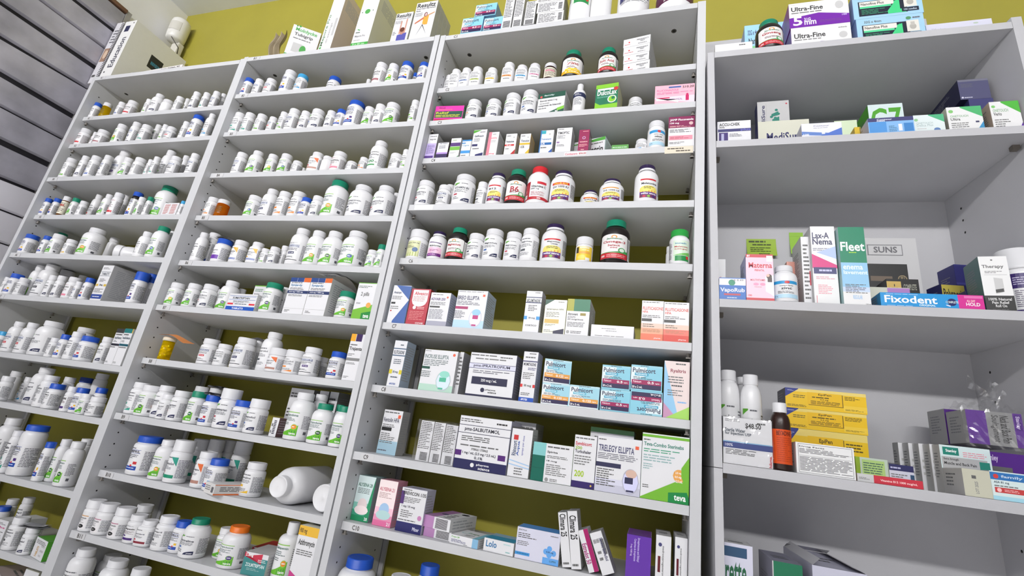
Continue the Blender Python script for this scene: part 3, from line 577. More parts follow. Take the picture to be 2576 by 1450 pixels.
('C7', 3, 'inhaler_box', 0.1225, 0.0111, 1.3784, 0.0568, 0.06, 0.09, 0.0, 0, 0, 'ccd', 'l 10 92 90 95 1 999;c 86 86 5 d64;t 4 76 76 84 537 ADVAIR 250;l 5 62 80 72 3 999;r 4 54 55 59 444;l 5 20 80 50 8 aab;r 0 0 100 14 aab', '', 'pale grey carton with violet title'),
('C7', 4, 'inhaler_box', 0.1981, 0.0103, 1.3784, 0.0824, 0.07, 0.0993, 0.0, 0, 0, 'cde', 'r 0 0 100 20 bdf;l 2 95 90 97 1 889;r 85 84 93 90 e64;t 3 74 75 85 446 BREO ELLIPTA;l 3 60 80 72 3 889;r 0 49 42 56 a26;l 0 24 38 45 6 889;e 50 2 92 50 ccd;e 52 6 90 46 eef;e 58 32 86 50 9ce;r 62 24 80 34 b27;r 62 6 76 10 b27', '', 'large white carton with pictured oval inhaler and sky blue base'),
('C7', 5, 'inhaler_box', 0.3826, 0.0103, 1.3784, 0.0397, 0.04, 0.1049, 0.0, 0, 0, 'ccd', 'l 55 94 90 97 1 777;r 0 83 100 85 236;t 8 72 92 80 233 BECLOMETHASONE;r 0 70 100 72 236;l 20 50 80 66 4 777;r 0 30 20 38 39d;t 30 31 70 36 345 50 mcg;r 78 30 100 38 39d;t 15 14 85 18 666 CORTICO', '', 'tall narrow white carton with two light blue squares'),
('C7', 6, 'inhaler_box', 0.4327, 0.0103, 1.3784, 0.0528, 0.06, 0.0845, 0.0, 0, 0, 'dda', 'r 0 0 100 100 ffffe8;b 0 42 82 100 100 100 254;l 60 92 90 95 1 777;t 10 68 88 74 333 Ipratropium HFA;l 8 48 70 64 4 999;r 4 30 70 42 db6;l 8 22 60 28 2 999;l 5 4 50 12 2 aaa;b 48 96 0 0 8 16 224', '', 'cream carton with green corner and tan dose bar'),
('C7', 7, 'inhaler_box', 0.4869, 0.0095, 1.3784, 0.0544, 0.05, 0.0885, 0.0, 0, 0, 'ddd', 'r 0 66 30 100 aa3;r 30 66 100 100 275;t 6 54 50 61 444 Atrovent;r 60 54 84 61 983;l 6 46 60 52 2 999;t 6 40 75 45 555 20 mcg/dose;l 6 22 85 36 4 aaa;c 12 8 7 aaa;l 24 4 70 12 2 888', '', 'white carton with olive and green top blocks'),
('C7', 8, 'inhaler_box', 0.4869, 0.0605, 1.3784, 0.0544, 0.05, 0.0885, 0.0, 0, 0, 'ddd', 'r 0 66 30 100 aa3;r 30 66 100 100 275;t 6 54 50 61 444 Atrovent;r 60 54 84 61 983;l 6 46 60 52 2 999;t 6 40 75 45 555 20 mcg/dose;l 6 22 85 36 4 aaa;c 12 8 7 aaa;l 24 4 70 12 2 888', '', 'white carton, second in line behind'),
('C7', 9, 'medicine_box', 0.5475, 0.0103, 1.3784, 0.0968, 0.08, 0.0288, 0.0, 0, 0, 'ccc', 'l 25 68 60 74 1 aaa;l 35 50 60 56 1 aaa;l 10 8 80 14 1 999', '', 'low plain white carton lying on its side'),
('C7', 10, 'inhaler_box', 0.659, 0.0103, 1.3784, 0.0478, 0.05, 0.093, 0.0, 0, 0, 'ccc', 'r 0 0 100 16 e75;r 0 16 100 30 ea8;r 0 30 100 42 ecb;l 5 94 90 97 1 999;t 5 76 98 84 d65 FLUTICASONE;t 5 68 30 74 d65 HFA;l 5 56 90 64 2 999;r 2 47 48 54 333;l 8 32 60 42 2 a98;l 8 20 90 28 3 b86;t 60 3 90 8 fdd pharma', '', 'white to orange carton, 125 mcg, left of its taller-strength twin'),
('C7', 11, 'inhaler_box', 0.7074, 0.0103, 1.3784, 0.0534, 0.05, 0.0919, 0.0, 0, 0, 'ccc', 'r 0 0 100 16 d43;r 0 16 100 30 e76;r 0 30 100 42 ecb;l 5 94 90 97 1 999;t 5 76 98 84 d65 FLUTICASONE;t 5 68 30 74 d65 HFA;l 5 56 90 64 2 999;r 2 47 48 54 333;l 8 32 60 42 2 a98;l 8 20 90 28 3 b86;t 60 3 90 8 fdd pharma', '', 'white to red carton, 250 mcg, touching right panel'),
('C8', 1, 'inhaler_box', 0.0378, 0.0252, 1.2161, 0.0365, 0.05, 0.1199, 0.0, 0, 0, 'bcd', 'l 50 88 90 92 1 678;r 0 81 100 83 357;t 8 70 90 78 345 FLUTICASONE;r 0 66 100 68 357;l 20 48 80 60 3 678;r 0 27 24 36 dc3;r 78 27 100 36 dc3;t 30 28 70 34 345 50 mcg;l 20 18 80 22 1 678;t 20 4 70 8 25a APOTEX', '', 'tall pale blue carton with yellow squares'),
('C8', 2, 'inhaler_box', 0.1286, 0.0252, 1.2161, 0.092, 0.08, 0.1036, 0.0, 0, 0, 'ccc', 'r 0 0 100 16 bdc;l 2 95 20 97 1 999;c 90 90 4 e64;t 3 78 75 88 788 INCRUSE ELLIPTA;l 3 60 75 76 4 9aa;r 0 52 24 58 254;l 0 32 30 48 4 899;e 48 2 92 50 bcc;e 50 6 90 46 def;e 56 34 86 50 9dc;r 58 24 78 34 5b9;r 58 6 72 10 5b9', '', 'white carton with pictured mint green oval inhaler'),
('C8', 3, 'inhaler_box', 0.2202, 0.0404, 1.2161, 0.01, 0.08, 0.1063, 0.0, 0, 0, 'bbb', 'l 10 20 90 90 8 888', '', 'second mint inhaler carton hidden behind the first'),
('C8', 4, 'inhaler_box', 0.256, 0.0236, 1.2161, 0.1194, 0.09, 0.1055, 0.0, 0, 0, '889', 'l 2 92 60 96 1 888;l 65 90 92 94 1 555;l 12 84 85 88 1 999;r 0 74 100 75 336;r 0 63 100 64 336;r 0 64 100 74 dde;t 10 65 88 73 224 pms-IPRATROPIUM;l 10 52 92 60 2 99a;r 10 27 86 44 224;t 30 32 64 40 eee 250 mcg / mL;c 36 15 5 224;t 42 14 64 18 333 pharma;t 48 9 66 13 333 science;r 0 0 100 4 224', '', 'wide white nebule carton with navy dose bar'),
('C8', 5, 'inhaler_box', 0.3907, 0.0252, 1.2161, 0.0357, 0.05, 0.1181, 0.0, 0, 0, 'bbc', 'l 40 94 90 97 1 777;l 15 86 90 90 1 888;r 0 79 100 81 336;t 8 71 92 77 334 MOMETASONE;l 40 62 95 68 2 66a;l 10 44 90 58 4 999;r 0 28 16 34 d33;t 25 28 75 34 444 50 mcg;r 84 28 100 34 d33;l 10 12 70 18 2 888;r 0 0 100 8 25b;t 15 2 60 6 fff APOTEX', '', 'tall narrow white carton with two red squares and blue base'),
('C8', 6, 'inhaler_box', 0.4447, 0.0236, 1.2161, 0.0649, 0.09, 0.0483, 0.0, 0, 0, 'bcd', 'PULM', '', 'light blue nebule carton with orange band, lower left of group'),
('C8', 8, 'inhaler_box', 0.5095, 0.0236, 1.2161, 0.0668, 0.09, 0.0495, 0.0, 0, 0, 'bcd', 'PULM', '', 'light blue nebule carton with orange band, lower right of group'),
('C8', 7, 'inhaler_box', 0.4445, 0.0236, 1.2648, 0.0629, 0.14, 0.0561, 14.0, 0, 0, 'bcd', 'PULM', '', 'light blue nebule carton with orange band, on top'),
('C8', 9, 'inhaler_box', 0.5793, 0.0236, 1.2161, 0.0642, 0.09, 0.0476, 0.0, 0, 0, '8bd', 'PULV', '', 'light blue nebule carton with crimson band, lower left'),
('C8', 11, 'inhaler_box', 0.6439, 0.0236, 1.2161, 0.0671, 0.09, 0.051, 0.0, 0, 1, '8bd', 'PULV', '', 'light blue nebule carton with crimson band, standing upside down'),
('C8', 10, 'inhaler_box', 0.5791, 0.0236, 1.2641, 0.0623, 0.09, 0.0536, 0.0, 0, 0, '8bd', 'PULV', '', 'light blue nebule carton with crimson band, upper left'),
('C8', 12, 'inhaler_box', 0.6426, 0.0236, 1.2674, 0.0666, 0.09, 0.056, 0.0, 0, 0, '8bd', 'PULV', '', 'light blue nebule carton with crimson band, upper right'),
('C8', 13, 'inhaler_box', 0.7128, 0.0236, 1.2161, 0.0524, 0.06, 0.1221, 0.0, 0, 0, 'dcb', 'r 0 0 100 100 eeddda;b 0 60 12 0 100 0 9ce;b 0 55 0 0 26 0 c9b;b 10 100 0 0 0 22 ad6;l 45 93 90 97 1 777;t 25 78 85 86 945 Ryaltris;l 15 60 80 74 3 999;l 30 54 75 58 1 666;l 15 38 75 50 3 aaa;l 55 26 88 30 1 8be', '', 'tall white carton with blue, mauve and green curves'),
('C9', 1, 'inhaler_box', 0.0255, 0.0655, 1.0521, 0.0543, 0.04, 0.1086, 0.0, 0, 0, 'bbb', 'r 0 0 100 30 acd;l 5 92 90 96 1 888;r 78 82 92 90 e64;t 3 72 88 82 556 Ventolin HFA;l 5 60 70 68 2 999;r 4 52 56 60 222;l 5 24 80 48 6 999;l 5 6 50 10 1 889', '', 'small white and blue inhaler carton standing alone, left end'),
('C9', 2, 'inhaler_box', 0.1532, 0.0305, 1.0521, 0.0346, 0.05, 0.0929, 0.0, 0, 0, 'ccc', 'l 5 30 90 98 16 555;v 30 3 85 22 222 IIIIIII', '', 'white leaflet-printed carton in shrink wrap, left of three'),
('C9', 3, 'inhaler_box', 0.1911, 0.0275, 1.0521, 0.0282, 0.05, 0.0927, 0.0, 0, 0, 'ccc', 'l 5 30 90 98 16 555;v 30 3 85 22 222 IIIIIII', '', 'white leaflet-printed carton in shrink wrap, middle of three'),
('C9', 4, 'inhaler_box', 0.2229, 0.0245, 1.0521, 0.0303, 0.05, 0.0907, 0.0, 0, 0, 'ccc', 'l 5 30 90 98 16 555;v 30 3 85 22 222 IIIIIII', '', 'white leaflet-printed carton in shrink wrap, right of three'),
('C9', 5, 'inhaler_box', 0.2614, 0.0087, 1.0521, 0.1261, 0.09, 0.1159, 0.0, 0, 0, 'bbc', 'l 2 88 45 96 2 777;l 72 88 95 93 1 333;r 0 82 100 83 224;t 12 70 80 79 223 pms-SALBUTAMOL;r 0 67 100 68 224;l 8 52 92 63 3 777;l 8 42 85 46 1 999;t 30 36 62 40 444 STERILE / STERILE;r 0 24 12 34 527;t 14 27 78 33 334 1 mg / mL (2.5 mg / 2.5 mL);t 38 20 54 25 334 0.1%;r 82 24 96 34 527;r 0 0 100 18 225;c 36 9 4 eee;t 44 8 68 13 eee pharma;t 48 2 70 7 eee science', '', 'wide white nebule carton with violet squares and navy base'),
('C9', 7, 'medicine_box', 0.3668, 0.0995, 1.0521, 0.056, 0.09, 0.1215, 0.0, 0, 0, 'bbb', 'l 10 85 90 92 1 999', '', 'white carton standing behind the nasal spray carton'),
('C9', 6, 'inhaler_box', 0.3905, 0.0095, 1.0521, 0.0482, 0.05, 0.105, 0.0, 0, 0, 'ccc', 'r 0 97 100 100 333;r 12 74 34 84 c33;v 10 42 30 72 457 Rhinocort;v 32 42 46 72 25a Aqua;v 55 44 66 84 88b sprays per dose;b 0 100 32 24 34 26 ace;b 0 100 24 18 26 20 ace;l 30 4 70 20 3 999', '', 'white nasal spray carton with sideways title and blue waves'),
('C9', 8, 'inhaler_box', 0.4437, 0.0087, 1.0521, 0.0887, 0.06, 0.0794, 0.0, 0, 0, 'bcb', 'r 0 66 32 100 8cc;r 0 0 32 66 065;r 0 33 32 33.6 043;l 36 88 95 94 1 888;t 36 74 62 81 333 Spiriva;l 36 62 90 70 2 999;t 36 52 62 57 444 18 mcg;l 36 18 90 48 6 aaa;c 40 7 5 999;l 48 3 75 11 2 888', '', 'wide cream carton with mint and dark green left block'),
('C9', 9, 'inhaler_box', 0.5331, 0.0087, 1.0521, 0.0475, 0.06, 0.1057, 0.0, 0, 0, 'ddd', 'l 5 92 90 96 1 999;t 5 78 78 87 c34 Symbicort;t 5 72 36 78 9b2 200;t 5 65 78 71 334 Turbuhaler;l 5 42 80 62 4 aaa;t 10 20 52 32 ac2 200;r 0 0 100 12 326;c 86 6 4 db5', '', 'slim white carton with lime 200 and violet base'),
('C9', 11, 'inhaler_box', 0.5819, 0.0079, 1.0521, 0.0913, 0.08, 0.1103, 0.0, 0, 0, 'ccd', 'r 0 0 100 14 ccd;r 0 14 100 24 dde;l 3 92 20 95 1 777;r 86 82 94 88 e64;t 4 72 84 84 557 TRELEGY ELLIPTA;l 3 58 92 70 4 99a;r 0 44 56 52 335;l 3 10 45 42 8 777;e 60 2 97 46 bbc;e 62 5 95 43 ddf;e 67 30 92 45 dba;r 66 20 84 31 335;r 70 6 86 9 335', '', 'white carton with pictured peach and navy oval inhaler'),
('C9', 12, 'inhaler_box', 0.6738, 0.0079, 1.0521, 0.0924, 0.08, 0.1275, 0.0, 0, 0, 'cdc', 'r 0 94 100 98 7b3;l 3 88 25 91 1 898;t 4 80 88 86 387 Teva-Combo Sterinebs;l 4 70 92 77 2 5a8;l 4 56 70 68 3 9bb;l 4 44 25 54 3 9bb;l 4 16 18 22 2 888;b 0 100 0 0 2 42 7b3;b 58 100 0 0 14 18 184;t 70 4 94 12 fff teva;c 80 40 13 ea5;t 72 42 88 46 fff 2.5 mg /;t 71 36 89 40 fff 0.5 mg in;t 73 30 87 34 fff 2.5 mL;b 84 100 40 10 52 70 7b3', '', 'large white and green nebule carton with orange circle, right end'),
('C9', 10, 'inhaler_box', 0.5557, 0.0884, 1.0521, 0.0979, 0.09, 0.13, 0.0, 0, 0, 'ded', 'r 0 92 100 100 696;l 10 80 40 86 1 888', '', 'green edged carton standing behind the front row'),
('C10', 1, 'pill_pack_box', 0.001, 0.0528, 0.8948, 0.0483, 0.05, 0.1015, 0.0, 0, 0, '9bb', 'r 0 0 100 100 dee;r 0 0 100 12 296;r 0 12 100 24 4a8;r 0 24 100 40 8cb;b 70 100 0 0 0 100 296;t 6 76 88 84 476 ALYSENA 28;l 10 60 80 73 4 9aa;e 22 20 78 50 edd;e 10 14 90 34 fee;t 76 3 94 10 fff 28', '', 'teal carton with pink lotus flower, lettered 28'),
('C10', 2, 'pill_pack_box', 0.0644, 0.0478, 0.8948, 0.0491, 0.05, 0.1011, 0.0, 0, 0, 'd9a', 'r 0 0 100 100 fee;r 0 0 100 12 e7a;r 0 12 100 24 e9b;r 0 24 100 40 fcd;t 6 76 88 84 c67 ALYSENA 21;l 10 60 80 73 4 b99;e 22 20 78 50 ace;e 10 14 90 34 bdd;t 76 3 94 10 fff 21', '', 'pink carton with pale lotus flower, lettered 21'),
('C10', 3, 'pill_pack_box', 0.1305, 0.0408, 0.8948, 0.0656, 0.05, 0.0937, 0.0, 0, 0, 'ccd', 'r 0 62 14 92 537;l 8 94 40 97 1 888;t 8 84 98 92 333 BREVICON 1/35;l 14 66 80 80 4 999;t 10 54 62 60 334 1 mg / 35 mcg;l 10 32 60 50 4 999;c 86 36 8 c8b;l 4 25 80 28 1 777;r 0 0 100 22 226;t 66 6 92 14 dde Pfizer', '', 'white carton with navy base and small pink flower'),
('C10', 4, 'pill_pack_box', 0.1997, 0.0488, 0.8948, 0.0736, 0.12, 0.0183, -6.0, 0, 0, 'ddd', 'r 0 0 38 100 b8b;v 45 10 90 90 222 IIIIIIIIII', 'r 0 0 40 100 b8b;l 50 10 90 90 5 777', 'lilac-ended flat barcode carton, lower of two stacked'),
('C10', 5, 'pill_pack_box', 0.1958, 0.0488, 0.9135, 0.0719, 0.12, 0.0251, -10.0, 0, 0, 'ddd', 'r 0 0 38 100 b8b;v 45 10 90 90 222 IIIIIIIIII', 'r 0 0 40 100 b8b;c 30 45 12 446;c 75 80 14 223;l 55 10 85 60 4 777', 'lilac-ended flat barcode carton, upper of two stacked'),
('C10', 6, 'pill_pack_box', 0.2717, 0.0331, 0.8948, 0.0698, 0.08, 0.0179, -6.0, 0, 0, 'ddd', 'r 80 0 100 100 8bd;t 6 66 34 88 7b5 Freya 28;l 6 20 60 56 3 66a;l 50 8 72 16 1 555', 'r 80 0 100 100 8cd;c 25 55 14 bdd;c 25 55 10 eee;t 36 45 74 65 9b9 Freya;l 40 15 70 35 2 999', 'flat white and pale blue carton with looping swirl on top'),
('C10', 7, 'pill_pack_box', 0.3525, 0.0306, 0.8948, 0.0691, 0.07, 0.0253, -4.0, 0, 0, 'ddd', 't 8 35 44 85 37a Lolo;l 66 70 92 84 1 bdd;l 75 14 90 28 1 8bb', 'r 0 0 100 55 39b;r 0 55 100 100 9bc;l 70 70 90 80 1 ccc', 'white low carton with bright teal top'),
('C10', 8, 'pill_pack_box', 0.4248, 0.0268, 0.8948, 0.0936, 0.05, 0.06, 0.0, 0, 0, 'ddd', 'r 0 0 100 100 dde;t 3 88 22 94 333 JENCYCLA;l 3 66 46 84 3 555;l 78 86 96 90 1 888;l 3 42 30 58 3 999;r 0 12 34 22 49d;l 4 14 32 20 1 27a;c 78 48 9 6ae;c 70 38 9 6ae;c 88 36 9 6ae;c 78 30 10 6ae;r 64 0 100 20 6ae;t 71 34 87 40 236 0.35 mg;t 80 8 94 14 367 LUPIN', 'r 0 0 100 100 59d', 'white carton with light blue flower shape and 0.35 mg'),
('C10', 9, 'patch_box', 0.5275, 0.0276, 0.8948, 0.0183, 0.05, 0.1027, 0.0, 11.0, 0, 'bbb', 'V 15 55 85 97 222 Climara 25;l 15 4 80 10 1 888', 'r 0 0 100 100 bbb;l 20 10 80 90 3 777', 'leaning narrow grey patch carton lettered 25, left twin'),
('C10', 10, 'patch_box', 0.5462, 0.0276, 0.8948, 0.0205, 0.05, 0.1084, 0.0, 10.0, 0, 'bbb', 'V 15 50 85 92 222 Climara 25;l 15 4 80 10 1 888', 'r 0 0 100 100 bbb;l 20 10 80 90 3 777', 'leaning narrow grey patch carton lettered 25, right twin'),
('C10', 11, 'patch_box', 0.5823, 0.0276, 0.8948, 0.0203, 0.05, 0.0787, 0.0, 22.0, 0, 'ccc', 'V 5 20 52 68 a27 Estradot 50;r 55 0 100 100 a16', '', 'leaning white carton with magenta half, lettered 50'),
('C10', 12, 'patch_box', 0.6089, 0.0284, 0.8948, 0.0246, 0.05, 0.0785, 0.0, 24.0, 0, 'bbb', 'v 10 74 60 84 444 XXXX;l 70 30 95 90 1 777;V 64 30 90 84 557 Sandoz Estradiol;l 20 30 50 60 2 999', '', 'most steeply leaning white carton resting on the magenta one'),
('C10', 13, 'pill_pack_box', 0.6522, 0.0268, 0.8948, 0.0474, 0.09, 0.085, 0.0, 0, 0, '539', 'r 0 0 100 100 63a;V 42 45 54 95 cbe Drospirenone and Ethinyl;V 28 45 40 92 cbe Comprimes de drospirenone;V 15 55 24 80 dce 3 mg / 0.03 mg', 'r 0 0 100 100 749;l 20 10 60 90 3 a8c', 'solid purple carton with sideways white lettering'),
('C10', 14, 'pill_pack_box', 0.7082, 0.0268, 0.8948, 0.0287, 0.09, 0.0934, 0.0, 0, 0, 'ccc', 'c 28 82 12 447;r 15 30 32 60 612;V 40 20 56 80 777 medroxyprogesterone;t 30 4 50 10 444 mg', '', 'white upright carton with dark maroon tab, left twin'),
('C10', 15, 'pill_pack_box', 0.7438, 0.0268, 0.8948, 0.0232, 0.09, 0.0958, 0.0, 0, 0, 'ccc', 'c 28 82 12 447;r 15 30 32 60 612;V 40 20 56 80 777 medroxyprogesterone;t 30 4 50 10 444 mg', '', 'white upright carton with dark maroon tab, right twin'),
('D2', 1, 'test_strip_box', 0.8175, -0.001, 1.8695, 0.0753, 0.09, 0.0729, 0.0, 0, 0, 'bbc', 't 6 80 68 92 333 ACCU-CHEK;t 6 72 22 79 444 Aviva;r 2 57 100 68 447;r 5 5 32 54 437;r 12 10 20 50 bbd;l 36 36 75 50 3 99a;t 70 57 98 68 77c plus', '', 'small white carton with indigo bands, left end of shelf'),
('D2', 2, 'test_strip_box', 0.9292, 0.1056, 1.8695, 0.0758, 0.035, 0.2102, 0.0, 0, 0, '336', 'r 0 0 100 100 ccc;v 12 52 24 94 446 MediSure;r 28 30 28.6 97 aaa;c 50 66 6 387;c 44 76 5 387;c 66 80 5 387;c 56 74 5 387;c 70 68 5 387;c 60 86 5 387;b 46 68 64 66 72 76 387;b 44 66 76 78 80 84 387;v 88 48 96 62 447 100;c 92 95 3 c45', '', 'standing white meter carton with teal dot emblem'),
('D2', 3, 'meter_box', 0.9221, 0.07, 1.8695, 0.1159, 0.035, 0.1193, 0.0, 0, 0, '337', 'r 0 0 100 100 ddc;t 17 48 86 70 336 MediSure;l 18 34 90 42 1 999;l 18 18 90 26 1 999', '', 'white wide glucose meter carton with navy side'),
('D2', 4, 'test_strip_box', 0.9948, -0.02, 1.8695, 0.0798, 0.09, 0.0376, 0.0, 0, 0, 'bbc', 'r 0 0 100 100 eef;t 30 74 70 86 99a Contour;l 30 62 68 66 1 aab;b 0 100 18 0 44 18 68c;b 40 100 0 0 0 60 57c;r 50 20 58 36 eef;t 4 14 18 26 fff 100', '', 'white and blue strip carton, glossy front, beside the meter carton'),
('D2', 7, 'sensor_box', 1.1707, 0.082, 1.8695, 0.0717, 0.09, 0.1586, 0.0, 0, 0, '5a3', 'r 0 0 100 100 dee;t 5 50 95 93 5a3 G7', '', 'white sensor carton with one huge green letter and digit'),
('D2', 5, 'sensor_box', 1.0955, 0.0798, 1.8695, 0.0482, 0.09, 0.1153, 0.0, 0, 0, '5a3', 'r 0 0 100 100 dec;c 70 40 34 5a3;c 74 38 20 dec', '', 'pale sensor carton with green ring, partly hidden'),
('D2', 6, 'medicine_box', 1.1136, 0.019, 1.8695, 0.0121, 0.06, 0.0497, 0.0, 0, 0, 'db3', 'r 0 0 100 100 db3;r 85 0 95 100 543', '', 'small yellow carton squeezed behind the blue one'),
('D2', 8, 'test_strip_box', 1.1255, -0.02, 1.8695, 0.0843, 0.09, 0.0419, 0.0, 0, 0, 'bbc', 'r 0 0 100 100 8be;r 0 76 100 100 447;t 20 84 54 94 eef Contour;t 20 76 38 85 eef next;r 2 10 40 74 59d;r 66 14 74 56 eef;l 45 10 64 50 4 6ad;r 78 10 98 60 48c', '', 'blue and navy strip carton with white strip picture'),
('D2', 9, 'test_strip_box', 1.2157, -0.008, 1.8695, 0.0546, 0.09, 0.052, 0.0, 0, 0, 'bbc', 'r 0 0 100 100 e5f0f0;b 50 100 96 60 100 100 5b8;c 8 76 7 9c9;t 8 54 62 64 bcc ONETOUCH;t 8 42 62 54 bcc Delica Plus;l 8 28 40 34 1 ccc;e 62 14 84 34 68b', '', 'pale mint carton with green corner and blue oval'),
('D2', 10, 'test_strip_box', 1.279, -0.004, 1.8695, 0.0609, 0.04, 0.0707, 0.0, 0, 0, 'bba', 'r 0 0 100 100 eee;b 40 100 96 60 100 100 5b7;c 12 84 7 8c7;t 8 62 60 70 9b9 ONETOUCH;t 8 50 36 60 666 Ultra;l 8 10 60 44 5 aaa;b 70 100 0 0 0 44 49c;r 78 40 88 46 446', '', 'white carton with green corner and blue curve, left twin'),
('D2', 13, 'test_strip_box', 1.3549, -0.004, 1.8695, 0.0495, 0.04, 0.0779, 0.0, 0, 0, 'ba9', 'r 0 0 100 100 eee;b 40 100 96 60 100 100 5b4;c 12 84 7 8c7;t 8 66 60 76 9b9 ONETOUCH;t 8 54 36 65 666 Verio;l 8 10 60 44 5 aaa;b 80 100 0 0 0 30 63a', '', 'white carton with green corner touching right panel'),
('D2', 12, 'lancet_box', 1.3497, 0.044, 1.8695, 0.0442, 0.1, 0.1261, 0.0, 0, 0, '336', 'r 0 0 100 100 447', '', 'navy carton beneath the tilted dark lancet box'),
('D2', 11, 'lancet_box', 1.3357, 0.044, 1.996, 0.0562, 0.12, 0.0551, 0.0, 0, 0, '224', 'r 0 0 100 100 557;r 0 90 100 100 778;l 8 60 50 80 3 889;c 8 10 4 dde;l 14 6 40 12 1 dde', '', 'shiny navy lancet carton stacked high at back right'),
('D3', 1, 'medicine_box', 0.8203, 0.074, 1.4715, 0.0237, 0.05, 0.1324, 0.0, 0, 0, 'ddd', 'r 0 0 100 100 eee;t 4 55 60 66 d64 oil;l 10 40 60 50 1 d99', '', 'plain white carton with orange letters behind the chest rub box'),
('D3', 2, 'ointment_box', 0.819, -0.02, 1.4715, 0.0522, 0.06, 0.05, 0.0, 0, 0, '27b', 'r 0 0 100 100 16b;b 0 100 66 66 96 96 eef;c 48 78 14 186;t 4 30 96 54 eef VapoRub;r 18 20 80 28 b34;l 30 6 70 12 1 cde;t 55 84 92 94 888 $ 8.49', '', 'blue carton with green emblem and white lettering'),
('D3', 3, 'vitamin_box', 0.8722, -0.02, 1.4715, 0.0528, 0.07, 0.1061, 0.0, 0, 0, 'bbd', 'r 0 0 100 100 fcd;r 0 93 100 100 c34;t 4 94 14 99 fff #1;r 76 84 98 97 eef;t 10 70 96 82 c34 Materna;t 32 63 68 67 c34 PRENATAL;t 16 42 76 46 c56 MULTIVITAMINS;e 26 32 46 38 e9b;e 50 32 70 38 e9b;l 30 28 60 30 1 c89;t 6 9 20 13 c34 100;r 0 0 100 6 c23;b 70 100 20 10 52 55 eef;c 84 52 10 432;c 80 54 6 eba;r 78 40 94 50 433', '', 'pink prenatal vitamin carton with woman picture'),
('D3', 5, 'medicine_box', 0.9713, 0.064, 1.4715, 0.0165, 0.05, 0.1252, 0.0, 0, 0, 'b87', 'r 0 0 100 100 d98', '', 'salmon carton corner behind the zinc bottle'),
('D3', 7, 'enema_box', 1.0025, -0.006, 1.4715, 0.045, 0.07, 0.1798, 0.0, 0, 0, 'ccc', 'r 0 0 100 100 eee;t 6 84 76 92 446 Lax-A;t 6 76 88 84 446 Nema;l 6 68 90 72 2 aac;b 20 100 66 58 66 74 bce;b 0 100 46 46 64 50 d48;r 4 39 96 47 447;l 26 41 80 45 1 cce;l 12 32 90 36 2 d9a;l 18 14 76 26 6 e9a;t 40 1 68 3 d45 130 mL;r 7 2 13 10 eee;r 9 3 11 12 d56', '', 'tall white laxative carton with crimson wave'),
('D3', 6, 'enema_box', 0.9874, 0.009, 1.4715, 0.0151, 0.07, 0.1627, 0.0, 0, 0, 'ccc', 'l 20 10 90 90 14 666;r 85 30 100 50 c45', '', 'identical tall carton tucked behind, only its printed side showing'),
('D3', 8, 'enema_box', 1.0497, -0.02, 1.4715, 0.0464, 0.06, 0.1713, 0.0, 0, 0, '9bb', 'r 0 0 100 100 eee;r 0 53 100 100 286;r 0 22 100 53 9ce;r 0 16 100 22 cdf;t 4 68 96 80 fff Fleet;l 35 65 66 67 1 ad4;t 8 44 82 49 eff enema;t 8 38 98 43 eff lavement;l 10 14 90 26 6 888;t 36 7 70 12 ace REGULAR;t 80 0.5 98 2 888 130 ml', '', 'tall green and light blue enema carton'),
('D3', 9, 'ointment_box', 1.1532, 0.1292, 1.4715, 0.0765, 0.04, 0.1514, 0.0, 0, 0, '222', 'r 0 0 100 100 222;r 5 72 60 80 765;c 85 76 12 986;c 85 76 9 222;t 80 72 90 82 986 #1;l 30 50 78 64 2 998', '', 'black carton with gold number one seal'),
('D3', 12, 'ointment_box', 1.1659, 0.0788, 1.4715, 0.0579, 0.05, 0.0957, 0.0, 0, 0, '222', 'r 0 0 100 100 222;r 0 48 45 94 db6;t 2 56 36 88 333 orin;t 52 74 92 88 aa9 COMPLETE;l 52 30 90 64 2 887', '', 'low black carton with yellow panel'),
('D3', 10, 'medicine_box', 1.1136, 0.0284, 1.4715, 0.07, 0.05, 0.0569, 0.0, 0, 0, 'dcc', 'r 0 0 100 100 ddc;r 45 40 100 98 b8c;e 62 20 88 70 eee;l 4 20 40 50 2 999', '', 'cream carton with mauve panel behind toothpaste-style carton'),
('D3', 11, 'cream_box', 1.1114, -0.022, 1.4715, 0.163, 0.05, 0.0279, 0.0, 0, 0, '28b', 'r 0 0 100 100 29d;r 76 0 100 100 d39;t 4 26 56 80 fff Fixodent;t 38 8 54 22 eff ORIGINAL;c 70 44 26 226;t 64 36 76 52 dee COMPLETE;b 64 68 20 10 26 20 eef;t 84 50 92 66 fdd ALL DAY;t 83 22 96 46 fff HOLD;r 82 76 99 94 e7b;l 6 86 40 92 1 bdf;l 6 2 46 8 1 bdf', '', 'long low blue and pink denture cream carton'),
('D3', 14, 'ointment_box', 1.2956, 0.09, 1.4715, 0.0669, 0.05, 0.1374, 8.0, 0, 0, '337', 'r 0 0 100 100 337;b 0 100 70 70 98 100 226;c 82 86 8 543;l 6 20 60 40 2 668', '', 'indigo carton standing at the back right'),
('D3', 13, 'ointment_box', 1.2563, 0.0661, 1.4715, 0.0439, 0.04, 0.0828, 12.0, 0, 0, '336', 'r 0 0 100 100 336;b 0 100 45 45 98 100 cb5;t 6 55 94 88 333 Polysporin;l 10 15 60 30 2 889', '', 'yellow and indigo carton angled at right'),
('D3', 15, 'ointment_box', 1.2826, 0.041, 1.4715, 0.0118, 0.03, 0.0596, 8.0, 0, 0, '336', 'r 0 0 100 100 336;t 6 55 94 88 cb5 orin', '', 'lower yellow lettered carton beneath its twin'),
